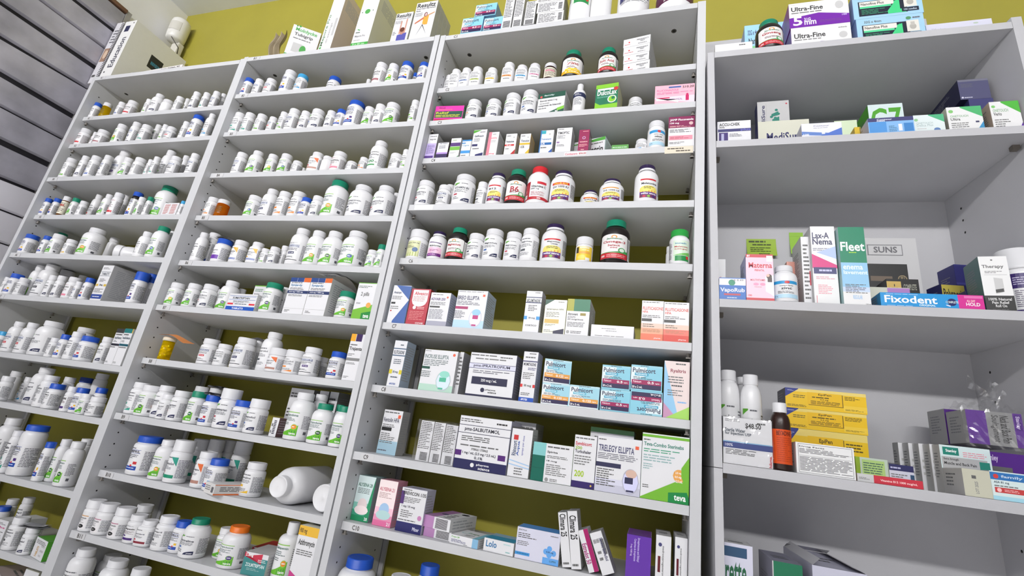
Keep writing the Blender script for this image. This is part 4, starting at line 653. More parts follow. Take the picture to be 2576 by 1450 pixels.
('D3', 16, 'ointment_box', 1.2787, -0.0187, 1.4715, 0.0416, 0.06, 0.1086, -6.0, 0, 0, '577', 'r 0 0 100 100 eee;r 0 0 100 27 222;c 46 93 4 777;t 8 76 84 84 666 Therapy;l 15 68 75 73 2 999;r 12 65 90 65.5 999;b 42 72 30 34 60 58 ccc;b 42 70 32 34 38 40 444;t 12 18 90 23 ddd 100% Natural;t 22 12 80 17 ddd Pain Relief;t 32 6 70 11 ddd Roll On;l 20 1 80 3 1 777', '', 'white and black roll-on carton with grey side'),
('D4', 1, 'vial_box', 0.8254, -0.0212, 1.1402, 0.0864, 0.06, 0.0875, 0.0, 0, 0, 'ccc', 'l 4 90 35 97 3 999;l 70 88 96 93 1 444;t 46 77 78 90 333 $48.50;t 4 68 46 76 345 Sterile Water;t 4 60 58 68 345 for Injection USP;r 0 46 100 48 8bd;r 0 34 100 46 348;t 4 37 20 43 dde 100%;l 5 20 70 32 4 777;v 92 2 98 26 c34 hikma.', '', 'white shrink-wrapped sterile water carton with blue band'),
('D4', 6, 'pen_box', 0.9622, 0.102, 1.1402, 0.149, 0.07, 0.091, 0.0, 0, 0, '334', 'EPI', '', 'yellow pen carton, bottom of stack of three'),
('D4', 7, 'pen_box', 0.9638, 0.102, 1.2316, 0.1495, 0.07, 0.0414, 0.0, 0, 0, '334', 'EPI', '', 'yellow pen carton, middle of stack of three'),
('D4', 8, 'pen_box', 0.9655, 0.102, 1.2734, 0.15, 0.07, 0.0421, 0.0, 0, 0, '334', 'EPI', '', 'yellow pen carton, top of stack of three'),
('D4', 9, 'medicine_box', 0.9509, -0.0204, 1.1402, 0.0936, 0.06, 0.0549, 0.0, 0, 0, 'ccc', 'r 0 0 100 100 eee;r 4 4 97 96 333;r 4.6 5 96.4 95 eee;t 6 84 50 90 444 Drug Facts;l 6 66 95 82 4 666;r 5 58 96 58.6 333;l 6 10 95 56 12 666;r 5 72 96 72.5 333', '', 'white carton with boxed drug facts panel facing out'),
('D4', 10, 'medicine_box', 1.0666, 0.0415, 1.1402, 0.0521, 0.06, 0.045, 0.0, 0, 0, '8b4', 'r 0 0 100 100 cdc;r 0 0 14 100 9b3;r 20 30 90 92 bd8;l 24 36 86 84 5 698', '', 'small lime green carton behind the red one'),
('D4', 12, 'medicine_box', 1.1192, 0.039, 1.1402, 0.0384, 0.015, 0.0392, 0.0, 0, 0, 'ddd', 'r 0 0 100 100 dde;r 0 72 100 100 336;r 84 20 100 60 357;l 6 78 70 90 1 cce;l 6 30 80 60 3 999', '', 'white and navy carton behind the red vitamin carton'),
('D4', 11, 'vial_box', 1.0473, -0.018, 1.1402, 0.0957, 0.06, 0.0134, -3.0, 0, 0, 'cba', 'r 0 0 100 100 c34;r 0 0 26 100 ccc;l 3 30 20 60 2 888;t 36 26 92 60 fdd Vitamine B12 1000 mcg/mL', '', 'long low red carton with printing turned upside down'),
('D4', 16, 'patch_box', 1.1977, 0.0636, 1.1402, 0.0762, 0.025, 0.0858, 0.0, 0, 0, 'bbb', 'r 90 0 100 20 285;l 4 30 12 70 3 c4c4c0', '', 'beige muscle patch carton edge, second in the row'),
('D4', 15, 'patch_box', 1.1914, 0.0892, 1.1402, 0.0816, 0.025, 0.0869, 0.0, 0, 0, 'bbb', 'l 4 30 12 70 3 c4c4c0', '', 'beige patch carton edge, third back in the row'),
('D4', 14, 'patch_box', 1.1848, 0.114, 1.1402, 0.0861, 0.025, 0.0878, 0.0, 0, 0, 'bbb', 'l 4 30 12 70 3 c4c4c0', '', 'beige patch carton edge, fourth back in the row'),
('D4', 13, 'patch_box', 1.1777, 0.1397, 1.1402, 0.0908, 0.025, 0.0886, 0.0, 0, 0, 'bbb', 'l 4 30 12 70 3 c4c4c0', '', 'beige patch carton edge, rearmost in the row'),
('D4', 17, 'patch_box', 1.2014, 0.038, 1.1402, 0.0749, 0.025, 0.0847, 0.0, 0, 0, 'bbb', 'r 0 0 100 100 dee;r 6 80 38 96 287;t 12 84 34 92 fff Stanley;l 46 78 92 90 3 e9a;r 2 52 92 76 bbb;t 6 68 36 74 444 Extra Strength;t 6 60 70 66 444 Muscle and Back Pain;r 76 44 96 72 287;t 6 40 44 46 444 Soulagement;r 2 0 98 18 287;r 8 20 44 34 ccc;t 12 24 40 30 777 $ 26.99;l 6 4 80 12 2 9cb', '', 'white and green muscle patch carton with price sticker'),
('D4', 19, 'medicine_box', 1.2011, -0.0228, 1.1402, 0.0382, 0.06, 0.0436, 0.0, 0, 0, 'bbb', 'r 0 0 100 100 cccbb8;r 32 66 48 78 666;v 40 12 52 56 888 LOT 2025', '', 'blank beige carton side facing out'),
('D4', 22, 'medicine_box', 1.2391, -0.0228, 1.1402, 0.0484, 0.06, 0.0454, 0.0, 0, 0, 'bbc', 'r 0 0 100 100 dee;r 0 70 100 96 37b;c 16 82 8 d44;t 30 76 90 88 cde family;t 8 56 50 66 456 ASA 81 mg;l 8 46 80 52 1 999;r 8 26 100 44 c44;c 20 35 7 fcc;l 34 30 95 40 2 fcc;r 0 0 100 14 ade', '', 'blue and white low-dose tablet carton with red band'),
('D4', 21, 'patch_box', 1.2832, 0.054, 1.1402, 0.051, 0.1, 0.0833, 0.0, 0, 0, '529', 'r 0 0 100 100 528;r 0 0 60 70 666;t 2 78 24 94 dce nley;t 6 40 60 60 333 and Back Pain;t 6 24 40 38 333 Relief', '', 'purple and grey patch carton below the bagged ones'),
('D4', 18, 'patch_box', 1.2575, 0.124, 1.2352, 0.0836, 0.065, 0.0688, 0.0, 0, 0, '999', 'r 0 0 100 100 528', '', 'grey sided purple patch carton behind the bagged one'),
('D4', 20, 'patch_box', 1.2573, 0.054, 1.2352, 0.0839, 0.065, 0.0613, 0.0, 0, 0, '999', 'r 0 0 100 100 639;r 36 0 84 100 999;V 60 10 76 90 333 Neck and Back Pain;V 42 10 58 90 555 Soulagement;r 86 50 98 96 528;V 87 54 96 92 dce Stanley', '', 'purple and grey patch carton inside the clear plastic bag'),
('D5', 1, 'gum_box', 0.8299, 0.004, 0.8135, 0.0479, 0.06, 0.1862, 0.0, 0, 0, 'ddd', 'r 0 0 100 100 dde;r 0 88 80 97 357;t 3 62 78 84 264 rette;l 20 56 80 60 1 798;r 0 0 92 48 275;t 2 20 80 42 dee corette', '', 'white and green nicotine lozenge carton, left edge'),
('D5', 2, 'gum_box', 0.9047, -0.0212, 0.8135, 0.0472, 0.12, 0.1733, 0.0, 0, 0, '889', 'r 0 0 100 100 275;t 5 60 70 78 eee nico;r 0 0 4 100 ccc', '', 'green carton with blue-grey top, cut by frame bottom'),
('D5', 3, 'shipping_box', 0.9666, -0.0228, 0.8135, 0.0813, 0.2, 0.1781, 0.0, 0, 0, 'bbc', 'r 0 0 100 100 ccd', '', 'large open white cardboard box on lowest visible shelf'),
('B1', 2, 'dressing_box', -0.5061, -0.0007, 2.3559, 0.0528, 0.13, 0.2744, 0.0, 0, 0, 'dcb', 'v 4 6 30 60 797 Mepore Pro;c 15 3 9 5a5;v 40 10 60 45 bbb dressings;l 70 10 90 60 1 ccc', '', 'tall white dressing carton with sideways green lettering'),
('B1', 3, 'dressing_box', -0.3702, 0.0014, 2.3559, 0.0688, 0.21, 0.2502, 0.0, 0, 0, 'ddc', 'c 45 62 16 5a5;r 12 60 17 62 464;r 74 62 79 64 464;l 10 22 36 25 1 898;t 10 14 72 19 999 Mepore Pro;l 10 8 70 11 1 bbb;r 0 0 100 5 4a4;t 10 1 80 4 cec 9 x 20 cm;c 20 29 4 5a5;c 28 28 4 5a5', '', 'tall white dressing carton with large green dot'),
('B1', 4, 'treatment_box', -0.2139, 0.0038, 2.3559, 0.0652, 0.03, 0.1243, 0.0, 0, 0, 'ddc', 't 5 83 92 97 222 Resultz;l 5 76 90 81 2 555;l 5 60 50 72 3 aaa;b 40 48 22 24 70 68 c98;b 70 78 24 22 74 76 c98;b 34 88 0 0 20 26 55a;e 46 20 72 44 b87;e 44 30 72 46 632;l 5 20 26 34 3 999', '', 'shorter white lice carton with child raising both arms'),
('B1', 5, 'treatment_box', -0.1436, 0.0053, 2.3559, 0.0808, 0.026000000000000002, 0.1615, 0.0, 0, 0, 'bbb', 't 6 85 92 97 222 Resultz;t 6 79 94 84 555 Isopropyl Myristate;t 6 74 26 78 555 Rinse;l 6 60 40 71 4 aaa;b 48 56 38 38 60 62 ea4;b 54 72 36 36 62 60 ea4;b 54 96 56 66 60 69 c96;b 12 50 40 52 44 58 c75;b 28 50 6 34 6 38 333;b 50 78 34 8 38 8 333;e 48 58 64 70 633;e 52 59 62 68 dbb', '', 'taller white lice carton with standing figure in orange shirt'),
('B1', 6, 'treatment_box', -0.1436, 0.0323, 2.3559, 0.0808, 0.026000000000000002, 0.1615, 0.0, 0, 0, 'bbb', 't 6 85 92 97 222 Resultz;t 6 79 94 84 555 Isopropyl Myristate;t 6 74 26 78 555 Rinse;l 6 60 40 71 4 aaa;b 48 56 38 38 60 62 ea4;b 54 72 36 36 62 60 ea4;b 54 96 56 66 60 69 c96;b 12 50 40 52 44 58 c75;b 28 50 6 34 6 38 333;b 50 78 34 8 38 8 333;e 48 58 64 70 633;e 52 59 62 68 dbb', '', 'taller white lice carton, second in line behind'),
('B1', 7, 'treatment_box', -0.1436, 0.0593, 2.3559, 0.0808, 0.026000000000000002, 0.1615, 0.0, 0, 0, 'bbb', 't 6 85 92 97 222 Resultz;t 6 79 94 84 555 Isopropyl Myristate;t 6 74 26 78 555 Rinse;l 6 60 40 71 4 aaa;b 48 56 38 38 60 62 ea4;b 54 72 36 36 62 60 ea4;b 54 96 56 66 60 69 c96;b 12 50 40 52 44 58 c75;b 28 50 6 34 6 38 333;b 50 78 34 8 38 8 333;e 48 58 64 70 633;e 52 59 62 68 dbb', '', 'taller white lice carton, third in line behind'),
('B1', 8, 'treatment_box', -0.1436, 0.0863, 2.3559, 0.0808, 0.026000000000000002, 0.1615, 0.0, 0, 0, 'bbb', 't 6 85 92 97 222 Resultz;t 6 79 94 84 555 Isopropyl Myristate;t 6 74 26 78 555 Rinse;l 6 60 40 71 4 aaa;b 48 56 38 38 60 62 ea4;b 54 72 36 36 62 60 ea4;b 54 96 56 66 60 69 c96;b 12 50 40 52 44 58 c75;b 28 50 6 34 6 38 333;b 50 78 34 8 38 8 333;e 48 58 64 70 633;e 52 59 62 68 dbb', '', 'taller white lice carton, fourth in line behind'),
('B1', 1, 'bandage_box', -0.657, -0.0019, 2.3559, 0.0995, 0.05, 0.1467, 35.0, 0, 0, 'ccc', 'r 0 0 12 8 5a5;t 12 80 88 94 6b6 Molnlycke;t 12 66 78 78 666 Tubigrip;l 12 58 80 62 1 aaa;c 20 92 0 5a5;c 14 98 3 5a5;c 24 99 4 5a5;b 18 50 18 18 46 46 ccc;e 44 16 66 44 5a5', '', 'white bandage carton with green lettering, turned away at an angle'),
('C1', 1, 'inhaler_box', 0.0498, 0.0016, 2.3449, 0.0725, 0.08, 0.0646, 0.0, 0, 0, '8bd', 'PULV', '', 'light blue carton with maroon band on top of unit, lower left'),
('C1', 3, 'inhaler_box', 0.1265, 0.0024, 2.3449, 0.0625, 0.08, 0.0538, 0.0, 0, 0, '8bd', 'PULV', '', 'light blue carton with maroon band on top of unit, lower right'),
('C1', 2, 'inhaler_box', 0.0874, 0.0024, 2.4099, 0.0729, 0.08, 0.0517, 0.0, 0, 0, '8bd', 'PULV', '', 'light blue carton with maroon band on top of unit, upper one'),
('C1', 4, 'medicine_box', 0.1891, 0.0024, 2.3449, 0.0305, 0.09, 0.1511, 0.0, 0, 0, 'ccc', 'l 8 30 92 98 16 666;v 12 3 88 20 222 IIIIIIIII', '', 'tall leaflet-printed white carton with barcode, leftmost of three'),
('C1', 5, 'medicine_box', 0.2244, 0.0024, 2.3449, 0.0292, 0.09, 0.1442, 0.0, 0, 0, 'ccc', 'l 8 30 92 98 16 666;v 12 3 88 20 222 IIIIIIIII', '', 'tall leaflet-printed white carton with barcode, middle of three'),
('C1', 6, 'medicine_box', 0.2615, 0.0024, 2.3449, 0.0331, 0.09, 0.1005, 0.0, 0, 0, 'ccc', 'l 8 30 92 98 12 666;v 12 6 88 24 222 IIIIIIIII;r 0 0 100 4 333', '', 'shorter leaflet-printed white carton with barcode and dark base'),
('C1', 7, 'medicine_box', 0.3028, 0.0024, 2.3449, 0.0833, 0.07, 0.0441, 0.0, 0, 0, '887', 'l 6 10 74 90 7 777;v 80 20 94 80 222 IIIIII', '', 'flat carton with side barcode, bottom of the stack'),
('C1', 8, 'medicine_box', 0.2985, 0.0024, 2.3894, 0.0852, 0.07, 0.0419, 0.0, 0, 0, '887', 'l 6 10 74 90 7 777;v 80 20 94 80 222 IIIIII', '', 'flat carton with side barcode, middle of the stack'),
('C1', 9, 'medicine_box', 0.294, 0.0024, 2.4317, 0.0871, 0.07, 0.0437, 0.0, 0, 0, '887', 'l 6 10 74 90 7 777;v 80 20 94 80 222 IIIIII', '', 'flat carton with side barcode, top of the stack'),
('D1', 1, 'medicine_box', 0.8097, -0.022, 2.1395, 0.0877, 0.1, 0.0259, 0.0, 0, 0, 'ddd', 'l 65 60 90 80 1 888', '', 'flat plain white carton at the left end'),
('D1', 2, 'needle_box', 0.8969, 0.074, 2.1395, 0.0982, 0.06, 0.1788, 0.0, 0, 0, '9be', 'r 0 0 100 100 adf;t 8 80 40 90 557 32G x 4mm;t 10 62 50 74 444 Nanofine;r 8 48 60 58 8d9;l 8 10 40 46 8 889', '', 'light blue needle carton behind the ginseng bottle'),
('D1', 5, 'needle_box', 0.9899, -0.004, 2.1395, 0.1295, 0.07, 0.0709, 0.0, 0, 0, '839', 'r 0 0 100 100 eee;t 5 50 58 72 333 Ultra-Fine;l 5 40 58 46 1 999;b 0 50 0 0 10 30 72a;b 50 100 0 0 30 22 72a;t 8 0 22 18 fff 5;e 80 36 94 64 ccc;t 80 80 94 86 777 embecta', '', 'white and purple pen needle carton, lower of two'),
('D1', 4, 'needle_box', 0.9881, -0.004, 2.2108, 0.1318, 0.07, 0.0811, 0.0, 0, 0, '839', 'r 0 0 100 100 eee;l 4 92 12 94 1 bbb;t 4 66 58 84 333 Ultra-Fine;l 4 56 58 62 1 999;b 0 50 0 0 40 52 72a;b 50 100 0 0 52 36 72a;t 6 8 22 44 fff 5;t 25 24 36 36 fff 31G;t 25 8 45 24 fff mm;t 88 30 96 37 dcf 100;l 50 12 88 22 2 a6c;e 78 60 92 90 ccc', '', 'white and purple pen needle carton marked 5 mm, upper'),
('D1', 7, 'needle_box', 1.1319, -0.004, 2.1395, 0.1358, 0.07, 0.076, 0.0, 0, 0, '9be', 'NANO', '', 'light blue pen needle carton with green 4, lower of two'),
('D1', 6, 'needle_box', 1.1286, -0.004, 2.2159, 0.1417, 0.07, 0.0755, 0.0, 0, 0, '9be', 'NANO', '', 'light blue pen needle carton with green 4, upper of two'),
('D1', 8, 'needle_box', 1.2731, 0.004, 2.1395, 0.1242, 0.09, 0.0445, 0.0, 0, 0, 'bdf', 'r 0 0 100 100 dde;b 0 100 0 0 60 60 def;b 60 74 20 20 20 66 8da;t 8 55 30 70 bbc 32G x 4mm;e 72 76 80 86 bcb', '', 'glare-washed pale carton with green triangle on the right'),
]

T = .018
LAM = mat('d0d1d4', .5, 'laminate'); LAM2 = mat('c4c4c8', .5, 'laminate'); DARK = mat('17161a', .7); HOLE = mat('1c1a1a', .8)
PIN = mat('8a8580', .35)

# ------------------------------------------------------------------ room shell
def struct(name, mb): return tag(mb.build(name), kind='structure')
WY, WX, WZ = .262, -1.738, 3.02
mb = MB(); mb.box(WX-.1, WY, 0, 3.2, WY+.1, WZ, mat('a39b38', .6, 'wall')); struct('wall_back', mb)
mb = MB(); mb.box(WX-.1, -4.5, 0, WX, WY, WZ, mat('f8f8fa', .6, 'wall')); struct('wall_left', mb)
mb = MB(); mb.box(WX-.1, -4.5, WZ, 3.2, WY+.1, WZ+.1, mat('eaeef8', .7, 'wall')); struct('ceiling', mb)
mb = MB(); mb.box(WX-.1, -4.5, -.1, 3.2, WY+.1, 0, mat('d2d0ce', .4, 'grained')); struct('floor', mb)

# ------------------------------------------------------------------ roller shutter on the left wall
def shutter():
    root = empty('roller_shutter', (WX, -.6, 1.2))
    tag(root, 'grey mottled metal shutter of wide horizontal slats at the left', 'shutter')
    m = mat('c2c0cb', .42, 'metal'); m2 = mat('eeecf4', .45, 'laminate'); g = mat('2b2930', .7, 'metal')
    # joints: height at the far (y=.03) end and at the near (y=-.75) end, dark gap widths
    J = [(2.765, 2.765, .004, .004), (2.655, 2.640, .016, .012), (2.550, 2.545, .003, .003), (2.445, 2.425, .020, .006), (2.335, 2.285, .004, .026),
         (2.190, 2.180, .020, .016), (2.075, 2.060, .004, .004), (1.950, 1.935, .022, .018), (1.822, 1.790, .010, .012), (1.705, 1.700, .005, .010),
         (1.585, 1.580, .004, .004), (1.47, 1.465, .004, .004), (1.35, 1.345, .004, .004), (1.23, 1.225, .004, .004)]
    ya, yb = .02, -1.4
    mb = MB(); mb.box(.0, yb+.6, -1.2, .004, ya+.6, 2.775-1.2, g); mb.build('backing_sheet', root)
    mb = MB(); N = 8
    for (a, b) in zip(J[:-1], J[1:]):
        for i in range(N):
            t0, t1 = i/N, (i+1)/N; row = []
            for t in (t0, t1):
                y = ya+(yb-ya)*t; tt = min(1.6, t*1.82)
                zt = a[0]+(a[1]-a[0])*tt-(a[2]+(a[3]-a[2])*tt)/2; zb = b[0]+(b[1]-b[0])*tt+(b[2]+(b[3]-b[2])*tt)/2
                h = zt-zb; y += .6
                row.append([(.006, y, zt-1.2), (.0155, y, zt-.004-1.2), (.018, y, zt-.25*h-1.2), (.021, y, zt-.6*h-1.2), (.019, y, zb+.006-1.2), (.006, y, zb-1.2)])
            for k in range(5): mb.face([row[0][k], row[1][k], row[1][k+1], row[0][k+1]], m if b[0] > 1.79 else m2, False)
    mb.build('slats', root)
    mb = MB(); mb.box(.004, yb+.6, 2.766-1.2, .024, ya+.6, 2.782-1.2, mat('7c5a44', .6, 'grained')); mb.build('top_rail', root)
    mb = MB(); mb.box(.004, ya+.602, -1.2, .02, ya+.622, 2.782-1.2, mat('a7a4a2', .5)); mb.build('side_guide', root)
shutter()

# ------------------------------------------------------------------ bookcases
YB = .2511
def disc(mb, c, n, r, m, seg=10):
    n = Vector(n); a = n.orthogonal().normalized(); b = n.cross(a); c = Vector(c)
    mb.face([c+(a*math.cos(2*PI*k/seg)+b*math.sin(2*PI*k/seg))*r for k in range(seg)], m)
def skew(mb, P, m):
    mb.mesh(P, [(0, 1, 3, 2), (4, 6, 7, 5), (0, 4, 5, 1), (2, 3, 7, 6), (0, 2, 6, 4), (1, 5, 7, 3)], m)
def letters(mb, s, x, z, y, h, m, wd=None):
    V, F = text_mesh(s); wd = wd or h*.62*len(s)
    mb.mesh([(x+u*wd, y, z+v*h) for u, v in V], F, m)
ORD = 'first second third fourth fifth sixth seventh eighth ninth tenth eleventh twelfth thirteenth fourteenth fifteenth sixteenth seventeenth eighteenth nineteenth twentieth'.split()
def bookcase(u, xl, xr, ks, label, tl=.018, tr=.018, zb=0.0):
    yf = SHELF_Y[u+'1']; ztop = SHELF_Z[u+'1']+T+.004
    root = empty('bookcase', (xl-tl, yf[0], 0)); tag(root, label, 'bookcase')
    ox, oy = xl-tl, yf[0]
    for sd, (xa, xb_, yy) in enumerate(((xl-tl, xl, yf[0]), (xr, xr+tr, yf[1]))):
        mb = MB(); mb.bbox(xa-ox, yy-oy, zb, xb_-ox, YB-oy, ztop, LAM, .0006)
        inner = xl+.0003 if sd == 0 else xr-.0003; nn = (1, 0, 0) if sd == 0 else (-1, 0, 0)
        z = zb+.1
        while z < ztop-.06:
            for yh in (.037, .205): disc(mb, (inner-ox, yy+yh-oy, z), nn, .0024, HOLE)
            z += .032
        mb.build('side_panel', root)
    if u != 'C' or 1:
        mb = MB(); mb.box(xl+.002-ox, YB-.012-oy, zb, xl+.014-ox, YB-.003-oy, ztop-.02, LAM2); mb.build('rear_rail', root)
    for k in ks:
        nm = u+str(k); z = SHELF_Z[nm]; y0, y1 = SHELF_Y[nm]
        mb = MB(); e = .0008; xa, xb_ = xl+e-ox, xr-e-ox
        P = [(xa, y0-oy, z), (xa, y0-oy, z+T), (xa, YB-.012-oy, z), (xa, YB-.012-oy, z+T), (xb_, y1-oy, z), (xb_, y1-oy, z+T), (xb_, YB-.012-oy, z), (xb_, YB-.012-oy, z+T)]
        if k == 1: P = [(a, YB-oy if abs(b-(YB-.012-oy)) < 1e-6 else b, c) for a, b, c in P]
        skew(mb, P, LAM)
        # thin dark seam lines under the front edge banding
        if k == 1:
            for xx in (xl+.06, xr-.06): disc(mb, (xx-ox, .07-oy, z-.0003), (0, 0, -1), .0075, mat('4a4744', .6), 16)
            for xx in (xl+.06, xr-.06): disc(mb, (xx-ox, .07-oy, z-.0006), (0, 0, -1), .004, DARK, 12)
        sh = mb.build('shelf_board', root)
        txt = {'C5': None, 'B1': 'B1'}.get(nm, nm)
        if txt and u in 'ABC':
            t = MB(); xx = xl+.03; yy = y0+(y1-y0)*.03/(xr-xl)-oy-.0004
            t.box(xx-.008-ox, yy, z+.002, xx+.028-ox, yy+.0003, z+T-.002, mat('d4d4d6', .5))
            letters(t, txt, xx-ox, z+.004, yy-.0002, .0102, mat('4a4844', .6)); t.build('shelf_tag', sh)
        if k > 1:
            for xx in ((xl+.006, xr-.006) if nm != 'B10' else (xl+.006,)):
                for yh in (.035, .205):
                    t = MB(); t.lathe([(.0035, -.012), (.0035, 0)], PIN, 10, off=(xx-ox, yh+yf[0]-oy, z)); t.box(xx-.005-ox, yh+yf[0]-oy-.004, z-.012, xx+.005-ox, yh+yf[0]-oy+.004, z-.0095, PIN); t.build('shelf_pin', root)
    return root
bookcase('A', -1.6161, -.8481, range(1, 13), 'white bookcase of pill bottles next to the grey shutter, far left')
bookcase('B', -.8122, -.0439, range(1, 13), 'white bookcase with shelf tags B, between the other bottle bookcases')
bookcase('C', 0.0, .768, range(1, 12), 'white bookcase with shelf tags C, holding vitamins and inhaler cartons', tr=.021)

def right_unit():
    yf = -.026; yb = .2548; ztop = SHELF_Z['D1']+T
    ox = .8; root = empty('bookcase', (ox, yf, 0)); tag(root, 'grey-white bookcase with closed back and few wide shelves, far right', 'bookcase')
    lx = lambda z: .8073+(2.121-z)*.0165
    def rx(y): return 1.4115+(y-yf)*(1.384-1.4115)/(yb-yf)
    zj = 1.1217+.008
    for (z0, z1) in ((0, zj-.0006), (zj+.0006, ztop)):
        mb = MB(); t = .0155
        P = []
        for x in (0, 1):
            for y in (yf, yb):
                for z in (z0, z1): P.append((lx(z)-t*(1-x)-ox, y-yf, z))
        skew(mb, P, LAM2)
        z = max(z0, .3)+.04
        while z < z1-.06:
            disc(mb, (lx(z)+.0004-ox, .037, z), (1, 0, 0), .002, HOLE); z += .064
        mb.build('side_panel', root)
    mb = MB(); P = []
    for x in (0, 1):
        for y in (yf, yb):
            for z in (0, ztop+.012): P.append((rx(y)+.018*x-ox, y-yf, z))
    skew(mb, P, LAM2)
    for zc in (1.9, 1.5, 1.15):
        for dz in (-.16, -.128, -.096, .1): disc(mb, (rx(yb-.05)-.0004-ox, yb-.05-yf, zc+dz), (-1, 0, 0), .003, HOLE)
    mb.build('side_panel', root)
    mb = MB(); mb.box(lx(2.1)-ox, yb-yf, 0, rx(yb)-ox, yb-yf+.005, ztop, LAM2); mb.build('back_panel', root)
    for k in range(1, 6):
        z = SHELF_Z['D%d' % k]; mb = MB(); P = []
        for x in (0, 1):
            for y in (yf, yb):
                for zz in (z, z+T): P.append(((lx(z)+.0006 if x == 0 else rx(y)-.0006)-ox, y-yf+(.0006 if y == yf and k > 1 else 0), zz))
        skew(mb, P, LAM2); mb.build('shelf_board', root)
        if k > 1:
            for xx in (lx(z)+.007, rx(.0)-.012):
                t = MB(); t.box(xx-.006-ox, .04, z-.01, xx+.006-ox, .052, z-.0005, mat('6e675f', .5)); t.build('shelf_bracket', root)
right_unit()

# ------------------------------------------------------------------ bottles
CAPC = dict(w=('e8e8eb', 'white'), b=('1f56c4', 'blue'), g=('0c8a6a', 'teal green'), l=('3fa7dd', 'light blue'), o=('f0781a', 'orange'), p=('2c1a4a', 'dark purple'),
            r=('d8232f', 'red'), G=('2aa646', 'bright green'), d=('1c3f94', 'dark blue'))
ACC = dict(k='555a60', r='d02a35', b='4666b8', g='6cb52e', t='2fa08c', p='4b2a7a', y='f0c030', o='f08a24', l='3c9fd8', q='e88aa0', d='1f5f3c', v='7a3fb0')
GREY = ['6e7078', '7b7d86', '85868c']
def mapcyl(R, ang, z0, z1, sq=0):
    def fn(X, Y, L):
        a = ang+(X/100.0)*(PI/3)
        ca, sa = math.sin(a), -math.cos(a); rr = R+L
        if sq: rr = R*(1+((abs(ca)**4+abs(sa)**4)**(-.25)-1)*sq)+L
        return (ca*rr, sa*rr, z0+(z1-z0)*Y/100.0)
    return fn
WORDS = ['Amlodipine', 'Ramipril', 'Sertraline', 'Atenolol', 'Losartan', 'Candesartan', 'Pravastatin', 'Metoprolol', 'Citalopram', 'Gabapentin', 'Quinapril', 'Bisoprolol']
STY = {}
def style(k):
    def d(f): STY[k] = f; return f
    return d
def fine(p, x0=70, x1=190, y0=8, y1=88, n=13, c='8a8b92'): p.greek(x0, y0, x1, y1, n, c)
def title(p, t, x0, y0, x1, y1, c):
    if not t: t = p.rnd.choice(WORDS)
    if len(t) < 5: x1 = x0+(x1-x0)*.55
    p.text(x0, y0, x1, y1, c, t)
@style('T')
def _(p, a, t):
    p.rect(-95, 93, 40, 96, '8cc84a'); title(p, t, -90, 78, 35, 88, '3f6b64'); p.greek(-90, 58, 25, 75, 3, '7d9a96'); p.greek(-90, 42, -30, 54, 2, '90a09e')
    p.band(-95, 52, lambda x: 0, lambda x: 10+34*((x+95)/147)**1.6, '6dbf2c', 14)
    p.band(-20, 52, lambda x: 0, lambda x: 17+3*math.sin((x+20)/30), '12803e', 4)
    p.text(-8, 4, 44, 13, 'ffffff', 'teva'); c = dict(o='f0932a', p='4b2a86', b='3550a8', y='f0c030', k='1d4a35', g='2d9a4a', d='16564a')[a]
    p.disc(22, 36, 24, 11, '9ad65a'); p.disc(22, 36, 20, 9, c); p.greek(8, 33, 36, 39, 1, 'ffffff'); fine(p, 75, 150, 30, 85, 9)
    p.rect(100, 8, 125, 20, '55565c')
@style('A')
def _(p, a, t):
    p.greek(-90, 92, 40, 98, 1, '777a90'); p.rect(-92, 88, 42, 89.5, '4a60b0'); title(p, (t or p.rnd.choice(WORDS)).upper(), -90, 77, 38, 87, '30304e'); p.rect(-92, 74, 42, 75.5, '4a60b0')
    p.greek(-90, 52, 38, 71, 3, '70738a'); p.text(-88, 32, -48, 40, '333344', '20 mg'); p.rect(10, 30, 38, 41, ACC[a]); p.rect(-95, 6, 45, 22, '1c48a8')
    p.greek(-60, 11, 30, 17, 1, 'cdd8f4'); p.disc(-2, 24, 9, 4, 'e03a3a'); fine(p)
@style('K')
def _(p, a, t): STY['A'](p, 'y' if a in 'yi' else a, t)
@style('J')
def _(p, a, t):
    p.band(-92, -40, lambda x: 84+10*((x+92)/52), lambda x: 97, '5ca832', 5); p.greek(-25, 91, 40, 96, 1, '80838a'); title(p, t, -88, 66, 45, 77, '3a3d4a')
    p.greek(-88, 48, 40, 63, 3, '85878e'); p.rect(-88, 34, -50, 42, p.rnd.choice(('c04a5a', '3d6ab0', '303048', 'e08a3a')))
    p.greek(-88, 12, -30, 28, 2, '95969c'); p.band(-15, 62, lambda x: 3, lambda x: 3+18*math.sqrt(max(0, 1-((x-62)/77)**2)), '232850', 8)
    p.text(12, 6, 55, 12, 'ffffff', 'JAMP'); fine(p, 78, 190)
@style('P')
def _(p, a, t):
    p.greek(-88, 90, 40, 97, 2, '85878e'); p.rect(-92, 84, 52, 85.3, '40435c'); p.rect(-92, 71, 52, 72.3, '40435c'); p.rect(-92, 72.3, 52, 84, 'd5daea')
    title(p, t, -88, 73.5, 48, 82.5, '2c3050'); p.greek(-88, 54, 44, 68, 2, '85878e'); c = dict(b='242a5a', k='222230', r='d03540', p='4b2a7a')[a]
    p.rect(-50, 36, 18, 48, c); p.text(-42, 39, 8, 45, 'ffffff', '500 mg'); p.disc(-70, 20, 9, 5, '333333'); p.greek(-50, 16, 20, 25, 2, '666a72'); p.rect(-92, 5, 60, 8, '222230'); fine(p, 80, 190)
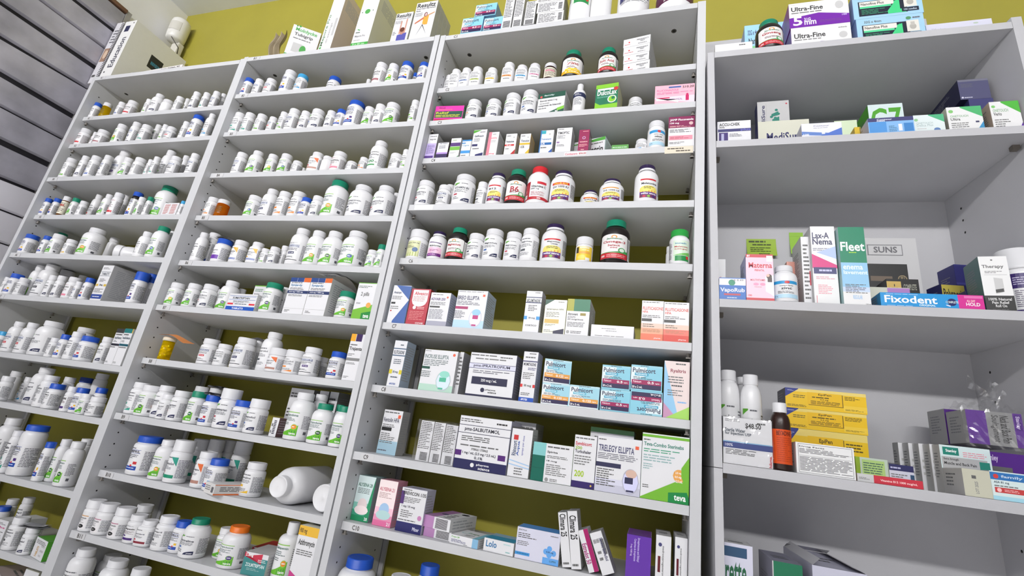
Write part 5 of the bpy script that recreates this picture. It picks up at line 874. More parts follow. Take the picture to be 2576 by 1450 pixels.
@style('G')
def _(p, a, t):
    p.greek(-85, 90, 40, 97, 1, '8a8c92'); title(p, t, -85, 74, 42, 84, '454850'); p.greek(-85, 52, 40, 70, 3, '8f9096')
    p.rect(-88, 34, -20, 44, ACC[a]); 
    if a != 'k': p.band(-88, 45, lambda x: 4, lambda x: 4+14*((x+88)/133)**2, ACC[a], 5)
    p.greek(-85, 12, 30, 28, 3, '9a9ba2'); fine(p, 60, 185, n=15, c=p.rnd.choice(GREY))
@style('R')
def _(p, a, t):
    p.greek(-88, 88, 40, 96, 2, 'b06a78' if a in 'rq' else '8a8c92'); title(p, t, -88, 66, 50, 80, '2c2426'); p.greek(-88, 42, 48, 62, 4, 'a0727c' if a in 'rqp' else '8a8c92')
    p.rect(-95, 6, 52, 20, ACC[a] if a != 'k' else 'aa6a72'); p.rect(-88, 28, -30, 36, ACC[a]); fine(p, 70, 180, c='93828a')
@style('S')
def _(p, a, t):
    p.greek(-88, 90, 0, 97, 1, '8a8c92'); p.band(-10, 55, lambda x: 96-38*((x+10)/65), lambda x: 97, dict(y='efb42c', o='e8703a', v='efefef', t='2fa08c', r='efefef')[a], 5)
    title(p, t, -88, 62, 30, 73, '4c4f5c'); p.greek(-88, 42, 20, 58, 3, '8f90a0'); c = dict(y='8f9ac8', o='b8887a', v='6a2fa8', t='17916e', r='8a2436')[a]
    p.rect(-95, 6, 55, 20 if a != 'v' else 34, c); p.rect(-88, 27, -50, 35, 'c43a48' if a != 'y' else 'd8a030'); fine(p, 64, 185, c='8a8ca0')
@style('Y')
def _(p, a, t):
    p.greek(-60, 90, 60, 97, 1, 'aaaaaa'); p.text(-62, 78, 62, 87, '5a5c62', 'Synthroid'); p.greek(-62, 52, 60, 74, 4, '9a9aa0')
    p.rect(-66, 32, 66, 44, dict(k='c8c8cc', b='8fa0c8', g='b8c86a', y='f0c830', o='ec9a50', l='48a8dc', q='e8a0c0')[a]); p.text(-40, 34, 44, 42, '333333', '50 mcg'); p.greek(-40, 10, 60, 18, 1, '777a80')
@style('W')
def _(p, a, t):
    p.band(-100, 100, lambda x: 0, lambda x: 92+8*math.sqrt(max(0, 1-(x/100)**2)), 'f2f0ee', 16)
    p.disc(0, 88, 20, 7, 'f09a3a'); p.disc(0, 86, 12, 5, 'f2f0ee'); p.text(-52, 76, 52, 85, '1f7a4c', 'Jamieson')
    y = {'W': 0}.get(t, 0)
    parts = t.split(' '); c = 'b01f34' if a != 'z' else 'a8281e'
    if len(t) <= 3: p.text(-45, 40, 30, 70, c, t)
    elif t == 'Omega-3': p.text(-78, 60, 78, 73, c, 'Omega-3'); p.text(-40, 49, 40, 57, c, 'Select'); p.text(-22, 40, 22, 47, c, 'mini')
    else: p.text(-50 if len(t) < 5 else -68, 55, 50 if len(t) < 5 else 68, 72, c, t)
    p.greek(-50, 36, 50, 48, 2, 'a0606a') if t != 'Omega-3' else None
    if a == 'z':
        for i in range(5): p.disc(-50+i*26, 25+(i % 2)*4, 16, 6, 'f0d040')
        p.rect(-100, 0, 100, 20, 'f0b818'); p.text(-60, 7, -44, 15, 'ffffff', '60'); p.greek(-30, 6, 80, 15, 1, 'fff0c0')
    else:
        p.band(-100, 100, lambda x: 18, lambda x: 24+10*((x+100)/200)**2, '3f9a50', 22); p.disc(55, 34, 26, 10, '3f9a50'); p.disc(55, 34, 18, 7, 'dfeee0')
        p.rect(-100, 0, 100, 22, 'c8202f'); p.text(-88, 6, -58, 15, 'ffffff', {'Omega-3': '200', 'Ginseng': '100'}.get(t, '100')); p.greek(-45, 5, 90, 17, 2, 'f0b0b4')
    p.band(105, 165, lambda x: 0, lambda x: 90, 'ecebea', 5); p.greek(110, 10, 160, 84, 12, '77777c')
@style('U')
def _(p, a, t):
    if a == 'n': p.band(-100, 100, lambda x: 20+.12*(x+100), lambda x: 60+.12*(x+100), '2a2a6a', 10); p.greek(-60, 40, 60, 60, 2, 'dde'); p.greek(-90, 5, 90, 30, 4, '777a90'); return
    if a == 'w': p.band(-160, 160, lambda x: 0, lambda x: 100, '54163e', 18); p.text(-60, 10, -20, 20, 'ffffff', '30 doses'); p.text(60, 14, 80, 22, 'ffffff', '500 g'); p.disc(0, 60, 50, 25, 'f0e8ec'); return
    if a == 'j': p.band(-160, 160, lambda x: 62, lambda x: 100, '35206a', 18); p.band(-160, 160, lambda x: 0, lambda x: 8, '35206a', 18); p.greek(-70, 14, 90, 58, 9, '9a90ac'); p.greek(-70, 70, 60, 92, 4, 'cfc8e4'); return
    top = 'e8a030' if a == 'o' else 'd2202e'
    if a == 'v': p.rect(-70, 84, 70, 97, 'd8281e'); p.text(-56, 86, 56, 95, 'f8e040', 'VALUE SIZE'); p.text(-30, 78, 30, 82, 'd04040', 'Liquid Softgel')
    elif a == 'm': p.band(-70, 70, lambda x: 90-.06*x, lambda x: 95-.06*x, '4a1a6a')
    else: p.rect(-70, 88, 60, 95, top)
    if '_' in t or ' ' in t and t.startswith('Magnesium'): p.text(-40, 74, 55, 83, '222226', 'Magnesium'); p.text(-10, 64, 40, 72, '222226', 'Citrate')
    else: p.text(-60, 66, 64 if len(t) > 4 else 20, 77, '222226', t)
    if a == 'm': p.band(-80, 80, lambda x: 0, lambda x: 52+10*math.sqrt(max(0, 1-(x/80)**2)), 'f0c4dc', 10); p.rect(-80, 0, 80, 20, '6a1a7a'); p.greek(-50, 30, 50, 48, 2, 'a0508a'); p.greek(-60, 6, 60, 16, 1, 'e0a0e0'); return
    p.band(-72, 72, lambda x: 18, lambda x: 46+14*math.sqrt(max(0, 1-(x/72)**2)), 'f4e478', 10); p.greek(-40, 44, 44, 58, 2, '7a7030')
    p.band(-72, 72, lambda x: 18, lambda x: 34+4*math.sin(x/25), 'f08a3a', 6); p.rect(-72, 14, 72, 28, '5a2088'); p.text(-62, 16, 62, 26, 'ffffff', 'webber naturals')
    p.rect(-72, 0, 72, 14, '7a3a58'); p.disc(0, 7, 12, 6, '8cc04a'); p.disc(-36, 6, 12, 6, 'c83a5a'); p.disc(40, 6, 14, 6, '4a2070'); fine(p, 85, 170, 20, 95, 12, '333338')
@style('C')
def _(p, a, t):
    p.band(-160, -50, lambda x: 0, lambda x: 92, 'a81828', 14); p.rect(-50, 0, 160, 14, 'c02030'); p.text(-40, 60, 90, 72, '333338', 'Vitamine C'); p.text(-40, 48, 30, 57, '44444a', '500 mg')
    p.rect(10, 78, 90, 90, 'd02838'); p.greek(-35, 20, 80, 42, 5, 'c08088'); p.text(20, 3, 50, 11, 'ffffff', '250'); p.greek(-150, 30, -70, 50, 3, 'e0a0a8'); p.rect(-140, 6, -70, 26, 'f0f0f0'); p.greek(-135, 8, -75, 24, 3, '222222')
@style('F')
def _(p, a, t):
    if a == 'l': p.rect(-100, 74, 100, 90, '2f9ad4'); p.disc(10, 82, 20, 7, 'd84040'); p.text(-46, 60, 56, 67, '333338', 'western family'); p.text(-36, 44, 44, 57, '2a2a30', t); p.greek(-60, 24, 70, 38, 3, '66686e'); p.rect(-100, 0, 100, 20, 'b8dcf0'); p.text(-88, 6, -60, 13, '444a60', '50 mg')
    elif a == 'e': p.rect(-95, 0, 60, 96, 'd9dcae'); p.text(-80, 76, 50, 86, '4a4a3a', t); p.disc(20, 40, 28, 14, '4a6a9a'); p.greek(-80, 50, 10, 68, 3, '77775a'); p.band(-95, 60, lambda x: 0, lambda x: 16+.1*(x+95), 'a8b860', 6); fine(p)
    elif a == 'y': p.rect(-95, 0, 100, 96, 'f6d238'); p.rect(-95, 50, -60, 92, '3c3420'); p.rect(-50, 80, 60, 94, 'f4e8c0'); p.text(-46, 66, 60, 76, 'fbf3d0', 'Children'); p.rect(-60, 44, 70, 60, 'f0b050'); p.disc(-20, 20, 50, 14, 'fae06a'); p.rect(20, 0, 70, 18, 'f0f0e8')
    elif a == 'g': p.band(-80, 90, lambda x: 0, lambda x: 96, 'dff0dc', 10); p.rect(-60, 0, 80, 24, '23904a'); p.text(-66, 62, 66, 70, 'b03038', t or 'Melatonin'); p.text(-66, 50, 60, 58, 'b03038', 'Sublingual'); p.text(-60, 78, 50, 86, '3c8ab0', 'biomedic'); p.disc(60, 16, 16, 8, 'd03030'); p.band(-80, 90, lambda x: 26, lambda x: 34+.1*x, '78c460', 8); p.greek(-150, 10, -92, 90, 12, '85868c')
    else: p.band(-80, 90, lambda x: 20, lambda x: 96, 'd4e8b8', 10); p.band(-10, 90, lambda x: 40+.3*x, lambda x: 60+.3*x, 'a8304a', 6); p.greek(-60, 20, 20, 34, 2, '889')
@style('Q')
def _(p, a, t='QUETIAPINE'):
    p.rect(-85, 84, -45, 94, '1c1c20'); p.greek(-30, 88, 60, 95, 1, '777'); p.text(-85, 70, 60, 79, '2c2c30', 'ACT QUETIAPINE'); p.greek(-85, 50, 40, 66, 3, '8a8c92'); p.text(-62, 24, 26, 42, '2d8a4a', '100'); p.text(36, 24, 58, 30, '555', 'mg'); p.rect(-92, 6, 40, 14, '3c9a52'); fine(p)
@style('E')
def _(p, a, t):
    p.rect(-95, 0, 60, 82, 'f0eef0'); p.rect(-95, 76, 60, 82, p.rnd.choice(('c48aa0', 'e0b880', 'd8a878'))); p.text(-85, 60, 45, 72, '2a2a2e', 'Metformin'); p.greek(-85, 36, 30, 56, 4, '6a6a70'); p.disc(5, 18, 34, 11, '18181a'); p.greek(-12, 14, 22, 22, 2, 'dddddd'); fine(p, 68, 180, 6, 76)
@style('B')
def _(p, a, t): p.band(-160, 170, lambda x: 0, lambda x: 100, 'd64c0c', 20); p.text(-80, 82, 60, 95, '4a1408', 'BETADINE'); p.greek(-80, 6, 70, 78, 12, 'b83c0a')
@style('D')
def _(p, a, t): p.band(-160, 160, lambda x: 70, lambda x: 96, '2a3258', 18); p.greek(-60, 78, 50, 92, 2, 'dddddd'); p.greek(-60, 20, 60, 64, 7, '8a8c92')
STYTXT = dict(T='green swoosh label', A='navy print and blue base stripe', J='green leaf and navy curve label', P='ruled title label', G='grey print label', R='red banded label', S='triangle corner label',
              Y='narrow striped label', W='white arched label', U='yellow and purple label', C='crimson label', F='bright label', Q='green 100 on label', E='black oval on label', D='navy upper band', B='orange label', N='no label in view', K='navy print label', V='amber body')
ACCN = dict(k='grey', r='red', b='blue', g='green', t='teal', p='purple', y='yellow', o='orange', l='light blue', q='pink', d='dark green', v='violet', n='navy', z='yellow', i='orange', m='pink', c='yellow', e='olive', w='maroon', j='purple', a='brown')
CAPF = dict(s=.9, r=.7, n=.52, j=1.0, k=.97, q=.85, v=1.0)
def profile(kind, R, H):
    """body outline and cap size"""
    cr = CAPF[kind]*R
    if kind == 'r': ch = min(.022, H*.15); sh = H*.2
    elif kind == 'n': ch = min(.03, H*.2); sh = H*.14
    elif kind in 'j': ch = H*.3; sh = H*.06
    elif kind == 'k': ch = H*.27; sh = H*.1
    elif kind == 'v': ch = min(.018, H*.24); sh = H*.02
    elif kind == 'q': ch = H*.19; sh = H*.12
    else: ch = min(.017, H*.21); sh = H*.11
    hb = H-ch; nr = cr*.9
    pr = [(R*.80, 0), (R*.93, H*.006), (R, H*.03), (R, hb-sh)]
    for i in range(1, 6):
        t = i/5*PI/2; pr.append((nr+(R-nr)*math.cos(t), hb-sh+(sh-.002)*math.sin(t)))
    pr.append((nr, hb+.001))
    return pr, cr, ch, hb, sh
def shelf_phrase(s):
    u, k = s[0], int(s[1:])
    if k == 1: return {'A': 'on top of leftmost bookcase', 'B': 'on top of middle bookcase', 'C': 'on top of bookcase C', 'D': 'on top of right bookcase'}[u]
    if u == 'A': return 'leftmost bookcase row '+['', '', 'one', 'two', 'three', 'four', 'five', 'six', 'seven', 'eight', 'nine', 'ten', 'eleven'][k]
    if u == 'D': return 'right bookcase '+['', '', 'top row', 'second row', 'third row', 'lowest row'][k]
    if s in ('B12', 'C11'): return 'lowest row of bookcase '+u
    return 'shelf '+s
def group_phrase(s, what):
    return what+', '+shelf_phrase(s)
def bottle(d):
    s, n, x, y, z, R, H, kc, st, ttl = d
    kind, cap = kc[0], kc[1]; fam = st[0]; acc = st[2:] or 'k'
    rnd = random.Random(hash_(s)+n*7)
    yaw = rnd.uniform(-.05, .35)
    if fam in 'WUCFYE': yaw = rnd.uniform(-.05, .3) if s[0] == 'C' else rnd.uniform(-.12, .02)
    small = 'small ' if H < .075 else ('large ' if R > .034 else '')
    body_c = 'f1f1f3'; body_n = 'white'; bk = 'plastic'
    if fam == 'W': body_c, body_n = '1a1210', 'dark brown'
    if fam == 'K': body_c, body_n = ('1a1512', 'dark') if acc == 'y' else ('5a2410', 'brown')
    if fam == 'B': body_c, body_n = '2a120a', 'dark brown'
    if fam == 'V': body_c, body_n, bk = {'y': 'f0d000', 'a': 'b06a18', 'o': 'fa9a18', 'b': '5a2a20'}[acc], {'y': 'yellow', 'a': 'amber', 'o': 'orange', 'b': 'brown'}[acc], 'clear'
    name = 'pill_vial' if fam == 'V' else ('pill_bottle' if s[0] != 'D' else 'medicine_bottle')
    root = empty(name, (x, y, z), (0, 0, yaw))
    capn = CAPC[cap][1] if not (fam == 'C' and cap == 'r') else 'red'
    desc = STYTXT[fam] if fam != 'V' else 'handwritten label'
    if fam in 'TGAPRS': desc = ACCN[acc]+' accented '+desc if fam == 'T' else ACCN[acc]+' '+desc.replace('grey print', 'print') if fam == 'G' else desc
    if ttl and fam in 'WUCFGRQJTP' and ttl not in ('B-TABS', 'SINEQUAN'): desc = 'lettered '+ttl
    o_ = ORD[n-1]+' from left' if n <= 20 else 'far right'
    lab = small+body_n+' bottle, '+capn+' cap, '+desc+', '+o_+', '+shelf_phrase(s)
    ws = lab.split()
    if len(ws) > 16: lab = body_n+' bottle, '+capn+' cap, '+desc+', '+o_+', '+shelf_phrase(s)
    if len(lab.split()) > 16: lab = body_n+' bottle, '+capn+' cap, '+o_+', '+shelf_phrase(s)
    if s == 'C1':
        lab = ['white bottle with pale green label, left of two alike, on top of bookcase C', 'white bottle with pale green and red label on top of bookcase C',
               'wide white bottle with navy band, base showing, on top of bookcase C', 'wide jar with maroon label and white base, right end on top of bookcase C'][[q[2] for q in sorted(b_ for b_ in BOTTLES if b_[0] == 'C1')].index(x)]
    tag(root, lab, 'bottle', group_phrase(s, 'bottles'))
    pr, cr, ch, hb, sh = profile(kind, R, H)
    sq = .8 if kind == 'q' else 0
    mb = MB(); mb.lathe(pr, mat(body_c, .3, bk), 36, sq=sq); mb.build('body', root)
    cc = CAPC[cap][0]; cm = mat(cc, .38)
    mb = MB(); rb = .965 if (kind in 'kv' or (cap == 'b' and rnd.random() < .5)) else 0
    z0 = hb+.0008; c = min(.0018, ch*.15)
    mb.lathe([(cr*.97, z0), (cr, z0+c*.6), (cr, z0+ch*.12), (cr*.985, z0+ch*.14), (cr*.985, z0+ch-c), (cr*.93, z0+ch), (cr*.82, z0+ch), (cr*.80, z0+ch-.0006)], cm, 48, ribs=rb)
    co = mb.build('cap', root)
    if fam == 'U' and cap == 'p':
        mb = MB(); mb.lathe([(cr*1.01, z0), (cr*1.01, z0+ch*.32)], mat('f0f0f2', .35), 40); mb.build('tamper_ring', co)
    if st[0] == 'W' or fam == 'U' and kind == 'r':
        pass
    if fam == 'N': return root
    l0, l1 = .11*hb, (hb-sh)*.98
    if kind == 'r': l1 = (hb-sh)*.92
    if H > .13 and fam == 'A': l0 = .16*hb; l1 = .7*hb
    if fam == 'W': l1 = (hb-sh)*.96
    if s == 'C1': l0, l1 = .3*hb, .8*hb
    mb = MB(); seed = hash_(s)*31+n; fn = mapcyl(R, 0, l0, l1, sq)
    p = Paint(mb, fn, 9, seed, .4); 
    base = 'eeeef0' if fam not in 'V' else 'e9e4d0'
    if fam == 'K': base = 'f0f0f0'
    if fam not in 'WC': p.band(-105, 195, lambda x_: 0, lambda x_: 100, base, 26)
    t = ttl
    if fam == 'V':
        if acc in 'yo': mb = None
        else: p.greek(-80, 10, 90, 90, 7, '8a7a70'); p.rect(-80, 60, 60, 76, 'b05040' if acc == 'a' else 'd890a0')
    else: STY[fam](p, acc, t)
    if mb: mb.build('label_print', root)
    if fam == 'V' and acc in 'yo':
        mb = MB(); p = Paint(mb, fn, 9, seed); p.greek(-40, 20, 80, 80, 5, '5a4a10'); mb.build('label_print', root)
    if fam in 'UCW' and kind == 'r' and s[0] == 'C' and False: pass
    return root
def hash_(s): return sum((i+1)*ord(c)*17 for i, c in enumerate(s)) % 9973
for d in BOTTLES: bottle(d)

# ------------------------------------------------------------------ cartons
DESIGN = {
 'PULM': 'r 0 0 100 100 eef4f6;b 30 100 60 0 100 100 a4d8e8;r 0 92 100 100 bfe2ec;l 30 94 70 98 1 356;t 5 70 78 89 3a3f5c Pulmicort;r 12 58 56 69 6cbbd4;t 16 60 52 67 eefaff Nebuamp;l 8 44 70 55 2 7a8a96;r 3 24 97 42 eba44a;t 8 30 34 39 fff0d8 Pulmicort;t 46 28 74 38 fff 0.125;t 78 28 92 34 fff mg/mL;r 3 6 97 24 2e2350;t 5 9 38 18 fff 20 x 2 mL',
 'PULV': 'r 0 0 100 100 8ed0e4;b 0 50 30 60 100 100 e4f2f6;r 0 92 100 100 9cd4e4;l 30 94 70 98 1 356;t 5 70 78 89 3a3f5c Pulmicort;r 12 58 56 69 48a8c8;t 16 60 52 67 eefaff Nebuamp;l 8 44 70 55 2 5a7a8a;r 3 24 97 42 a01e5a;t 8 30 34 39 fbd8e4 Pulmicort;t 54 28 74 38 fff 0.5;t 78 28 92 34 fff mg/mL;r 3 6 97 24 2e2350;t 5 9 38 18 fff 20 x 2 mL',
 'EPI': 'r 0 0 100 100 f2c618;r 0 84 100 100 f0d878;b 0 17 55 97 100 100 2a3688;l 3 86 12 92 2 c8cce8;l 10 52 26 70 2 8a7a30;r 29 22 72 84 7a5e10;r 28 25 71 86 f0c010;t 42 70 58 82 4a3c08 EpiPen;l 34 58 66 66 1 6a5810;t 44 48 54 56 3a3008 0.3 mg;l 32 28 68 46 3 6a5810;l 74 60 94 80 3 5a4c10;r 72 6 100 34 f6d040;l 2 8 26 20 2 8a7a30;l 74 10 98 18 2 5a4c10',
 'NANO': 'r 0 0 100 100 a8d4ee;t 12 80 38 90 666 32G x 4mm;r 8 10 78 72 1c2236;r 10 50 60 70 ece9e2;t 12 55 46 66 55504a Nanofine Plus;r 10 42 56 50 5ad89a;l 12 16 50 38 4 3c9a72;b 50 64 10 10 22 66 46d88a;b 60 68 10 10 60 66 46d88a;b 52 76 10 10 22 26 46d88a;r 74 30 92 74 e8e6de;e 78 38 88 60 b8b5ae;r 80 54 86 68 c4c1ba;r 70 12 94 28 20263a;t 73 16 91 24 bcd 100 needles;e 74 78 82 90 5a9a6a;l 84 80 96 88 1 99a',
}
def carton(d):
    s, n, name, x, y, z, W, D, H, yaw, lean, flip, side, des, top, desc = d
    rot = Matrix.Rotation(math.radians(yaw), 4, 'Z') @ Matrix.Rotation(-math.radians(lean), 4, 'Y')
    lab = desc
    if len((lab+', '+shelf_phrase(s)).split()) <= 16: lab += ', '+shelf_phrase(s)
    des = DESIGN.get(des.strip(), des)
    seed = hash_(s)*13+n; mb = MB()
    base = mat('e9e9ea', .4); sm = mat(side, .4)
    mb.bbox(0, 0, 0, W, D, H, sm, min(.0007, D*.05, H*.05))
    front = lambda X, Y, L: (W*X/100, -L, H*Y/100)
    if flip: front = lambda X, Y, L: (W*(1-X/100), -L, H*(1-Y/100))
    p = Paint(mb, front, 200, seed, .36); p.asp = W/H
    p.rect(.6, .6, 99.4, 99.4, 'e9e9ec'); p.ops(des)
    # right side
    q = Paint(mb, lambda X, Y, L: (W+L, D*X/100, H*Y/100), 200, seed+1); q.greek(10, 14 if H < .14 else 70, 88, 90, max(3, int((.76 if H < .14 else .2)*H/.0058)), 'b0b2b6' if sum(rgb(side)) > .5 else 'c0b0b8')
    # left side
    q = Paint(mb, lambda X, Y, L: (-L, D*(1-X/100), H*Y/100), 200, seed+2); q.greek(16, 30, 70, 84, max(3, int(H/.009)), '9a9ca2' if sum(rgb(side)) > .5 else 'a9a9b8')
    # tuck flap seams on top
    q = Paint(mb, lambda X, Y, L: (W*X/100, D*Y/100, H+L), 200, seed+3)
    if top: q.rect(.5, .5, 99.5, 99.5, 'ececee'); q.asp = W/D; q.ops(top)
    q.rect(1, 2.4, 99, 3.2, '9a9a9c'); q.rect(0.8, 3, 2, 97, 'b2b2b4'); q.rect(98, 3, 99.2, 97, 'b2b2b4')
    if H > .05 and not top: q.greek(20, 30, 80, 60, 2, '9a9ca0')
    o = mb.build(name)
    o.matrix_world = Matrix.Translation((x, y, z)) @ rot
    tag(o, lab, 'box', group_phrase(s, 'cartons'))
    return o
for d in CARTONS: carton(d)

# ------------------------------------------------------------------ things on top, loose papers, wrappers
WHITE = mat('ebebea', .5, 'plastic')
def tops(s, x):
    """the bottle on shelf s nearest to x: its x, y, top height, cap radius"""
    b = min((d for d in BOTTLES if d[0] == s), key=lambda d: abs(d[2]-x)); return b[2], b[3], b[4]+b[6]+.0012, b[5]
def sheet(mb, nx, ny, f, m, smooth=True):
    V = [f(i/nx, j/ny) for j in range(ny+1) for i in range(nx+1)]
    F = [(j*(nx+1)+i, j*(nx+1)+i+1, (j+1)*(nx+1)+i+1, (j+1)*(nx+1)+i) for j in range(ny) for i in range(nx)]
    mb.mesh(V, F, m, smooth)
# ring binder
b = empty('ring_binder', (-1.652, .004, SHELF_Z['A1']+T)); tag(b, 'wide white ring binder lettered Education on the leftmost bookcase', 'binder')
mb = MB(); mb.bbox(0, 0, 0, .07, .003, .335, WHITE, .0008); p = Paint(mb, lambda X, Y, L: (.07*X/100, -L, .335*Y/100), 200, 1)
p.text(30, 22, 74, 72, '4a4a58', 'Education', 1); p.rect(22, 82, 62, 92, '2c3052'); p.disc(80, 96, 5, 1, '55555a'); p.disc(24, 15, 7, 1.3, '66666a'); p.rect(8, .5, 94, 3.5, '4a3d3a'); mb.build('spine', b)
for x in (0, .0675):
    mb = MB(); mb.bbox(x, .003, 0, x+.0025, .245, .335, WHITE, .0005)
    if x: 
        q = Paint(mb, lambda X, Y, L: (.07+L, .245*X/100, .335*Y/100), 200, 2); q.rect(42, 52, 66, 72, '23262e'); q.greek(46, 56, 62, 64, 1, '3a8aa8')
    mb.build('cover', b)
mb = MB(); mb.box(.004, .01, .006, .064, .235, .315, mat('dcdcd8', .7)); mb.build('pages', b)
# spiral bound book
b = empty('spiral_book', (-1.7135, .006, SHELF_Z['A1']+T)); tag(b, 'black spiral bound book squeezed between shutter and binder', 'book')
mb = MB(); mb.bbox(0, 0, 0, .045, .2, .34, mat('d8d6da', .5), .0006); p = Paint(mb, lambda X, Y, L: (.045*X/100, -L, .34*Y/100), 200, 3)
p.rect(2, 1, 98, 99, 'dcdbe0'); p.greek(20, 64, 80, 88, 5, '8a8a94'); p.rect(10, 34, 88, 56, 'a0806c'); p.disc(50, 46, 26, 7, 'd8c0a8'); p.greek(10, 8, 60, 14, 1, '777777'); mb.build('block', b)
mb = MB()
for i in range(38):
    z = .012+i*.0085; mb.tube([(.047+.005*math.cos(a), -.001-.005*math.sin(a), z+.002*a/PI) for a in [PI*k/4 for k in range(0, 8)]], .0009, mat('2a2a2e', .4), 5)
mb.build('wire_spiral', b)
# flat booklets with a clip
z0 = SHELF_Z['A1']+T+.0005
def booklet(x, y, z, w_, d_, h_, yaw, spine, words, label, cat='booklet', nm='booklet'):
    o = empty(nm, (x, y, z), (0, 0, math.radians(yaw))); tag(o, label, cat, 'booklets on top of leftmost bookcase')
    mb = MB(); mb.bbox(0, 0, 0, w_, d_, h_, mat(spine, .5), .0005); q = Paint(mb, lambda X, Y, L: (w_*X/100, -L, h_*Y/100), 200, 5)
    for (a, c, t) in words:
        q.text(a, 25, c, 78, t[0], t[1]) if t[1] else q.rect(a, 5, c, 95, t[0])
    mb.build('cover', o); mb = MB(); mb.box(w_*.01, d_*.02, h_*.12, w_*1.003, d_*1.003, h_*.88, mat('f0efe8', .7)); mb.build('pages', o); return o
booklet(-1.50, .012, z0, .33, .2, .016, 2, 'e6e2dc', [(2, 14, ('a08070', '')), (50, 80, ('887', 'guide'))], 'lowest cream booklet with small photo on its spine, beside the binder')
booklet(-1.49, .015, z0+.0165, .32, .2, .016, -2, 'ece8e6', [(3, 52, ('d98a94', 'The Complete Canadian Guide')), (62, 96, ('55555a', 'Karen Graham, RD'))], 'cream booklet with pink and grey spine lettering in middle of flat pile')
o = booklet(-1.485, .018, z0+.033, .27, .18, .010, 3, 'b9b9c0', [(2, 30, ('8a8a92', ''))], 'thin grey booklet with black clip, top of flat pile')
mb = MB(); mb.box(.12, -.004, -.002, .15, .02, .0125, mat('222226', .4)); mb.tube([(.125, -.003, .012), (.128, -.012, .02), (.145, -.012, .02), (.147, -.003, .012)], .001, mat('333338', .3), 6); mb.build('binder_clip', o)
# motion detector in the corner
b = empty('motion_detector', (-1.665, .212, 2.785)); tag(b, 'white rounded motion detector fixed in the corner above the binder', 'detector')
mb = MB(); prof = [(.001, .0), (.034, .002), (.04, .012), (.042, .04), (.0425, .1), (.040, .118), (.032, .128), (.001, .131)]
mb.lathe(prof, mat('ecebe8', .35, 'plastic'), 32); mb.build('housing', b)
mb = MB(); sheet(mb, 10, 2, lambda u, v: (.0432*math.sin(-.2+u*1.3), -.0432*math.cos(-.2+u*1.3), .045+v*.05), mat('d5d3cc', .5)); mb.build('lens', b)
mb = MB(); mb.bbox(-.02, .005, -.07, .03, .035, -.0, mat('e2dfd6', .5), .006); mb.build('bracket', b)
mb = MB(); mb.tube([(.02, -.03, .0), (.045, -.02, -.03), (.05, 0, -.045), (.033, .015, -.07)], .0022, mat('5a5550', .5)); mb.build('cable', b)
# vial of yellow capsules with an orange flag
vx, vy, vz = -.770, .048, SHELF_Z['B8']+T
b = empty('pill_vial', (vx, vy, vz)); tag(b, 'open yellow vial of capsules with orange flag, first from left, shelf B8', 'vial')
mb = MB(); mb.lathe([(.0001, .001), (.0165, .001), (.0165, .06), (.0152, .06), (.0152, .003), (.0001, .003)], mat('ffe000', .2, 'clear'), 36); mb.build('body', b)
mb = MB(); mb.lathe([(.0168, .060), (.0185, .060), (.0185, .072), (.0168, .072), (.0168, .060)], mat('efe6d0', .4), 36); mb.build('rim', b)
mb = MB(); sheet(mb, 10, 3, lambda u, v: (-.012+u*.115, -.016+.03*(v-.5)*(.5+abs(u-.45)*1.4), .074+.004*math.sin(u*5)-.016*u*u+.006*v), mat('f09a58', .5)); mb.build('orange_flag', b)
def capsule_mesh():
    mb = MB(); R = .0033; pr = [(.0001, -.009)]+[(R*math.sin(a), -.0057-R*math.cos(a)) for a in (.5, 1.0)]+[(R, -.0055), (R, .0055)]+[(R*math.cos(a), .0055+R*math.sin(a)) for a in (.5, 1.0)]+[(.0001, .009)]
    mb.lathe(pr, mat('f6f010', .3), 12); return mb
rnd = random.Random(5); c0 = None
for k in range(26):
    lev = k//4; a = rnd.uniform(0, 6.28)+k*1.57; rr = rnd.uniform(.004, .0088)
    if c0 is None: c0 = capsule_mesh().build('capsule'); c = c0
    else: c = c0.copy(); COL.objects.link(c)
    c.location = (vx+rr*math.cos(a), vy+rr*math.sin(a), vz+.0085+lev*.0058); c.rotation_euler = (rnd.uniform(.9, 2.0), 0, a+1.57)
    tag(c, 'bright yellow capsule inside the open yellow vial on shelf B8', 'capsule', 'yellow capsules in the vial')
# lying bottles
def lying(x, y, zf, R, Ln, yaw, label, capr, capl=.02, txt=True):
    b = empty('pill_bottle', (x, y, zf+R+.0006), (-PI/2, 0, math.radians(yaw))); tag(b, label, 'bottle')
    mb = MB(); prof = [(R*.8, Ln), (R*.95, Ln-.003), (R, Ln-.01), (R, capl+.035)]+[(capr*.9+(R-capr*.9)*math.cos(t), capl+.035-.03*math.sin(t)*1.05) for t in (.4, .8, 1.2, 1.5)]+[(capr*.88, capl)]
    mb.lathe(prof, mat('f1f1f3', .3, 'plastic'), 40); mb.build('body', b)
    mb = MB(); mb.lathe([(.0001, .0012), (.002, .0005), (.003, .0012), (capr*.9, .0012), (capr*.93, 0), (capr, .003), (capr, capl)], mat('eeeef0', .38), 48); mb.build('cap', b)
    if txt:
        mb = MB(); p = Paint(mb, lambda X, Y, L: ((R+L)*math.cos(2.2+X*.02), (R+L)*math.sin(2.2+X*.02)*1, Ln-.012-(Ln-capl-.05)*Y/100), 9, 4)
        p.band(-60, 80, lambda t: 0, lambda t: 100, 'f4f4f5'); p.greek(-50, 8, 70, 90, 12, '85868c'); p.rect(-50, 92, -10, 99, '333336'); p.rect(10, 60, 40, 80, '7cb84a'); mb.build('label_print', b)
lying(-.200, .016, SHELF_Z['B10']+T, .046, .2, 2, 'large white bottle lying on its side with cap facing out, shelf B10', .026)
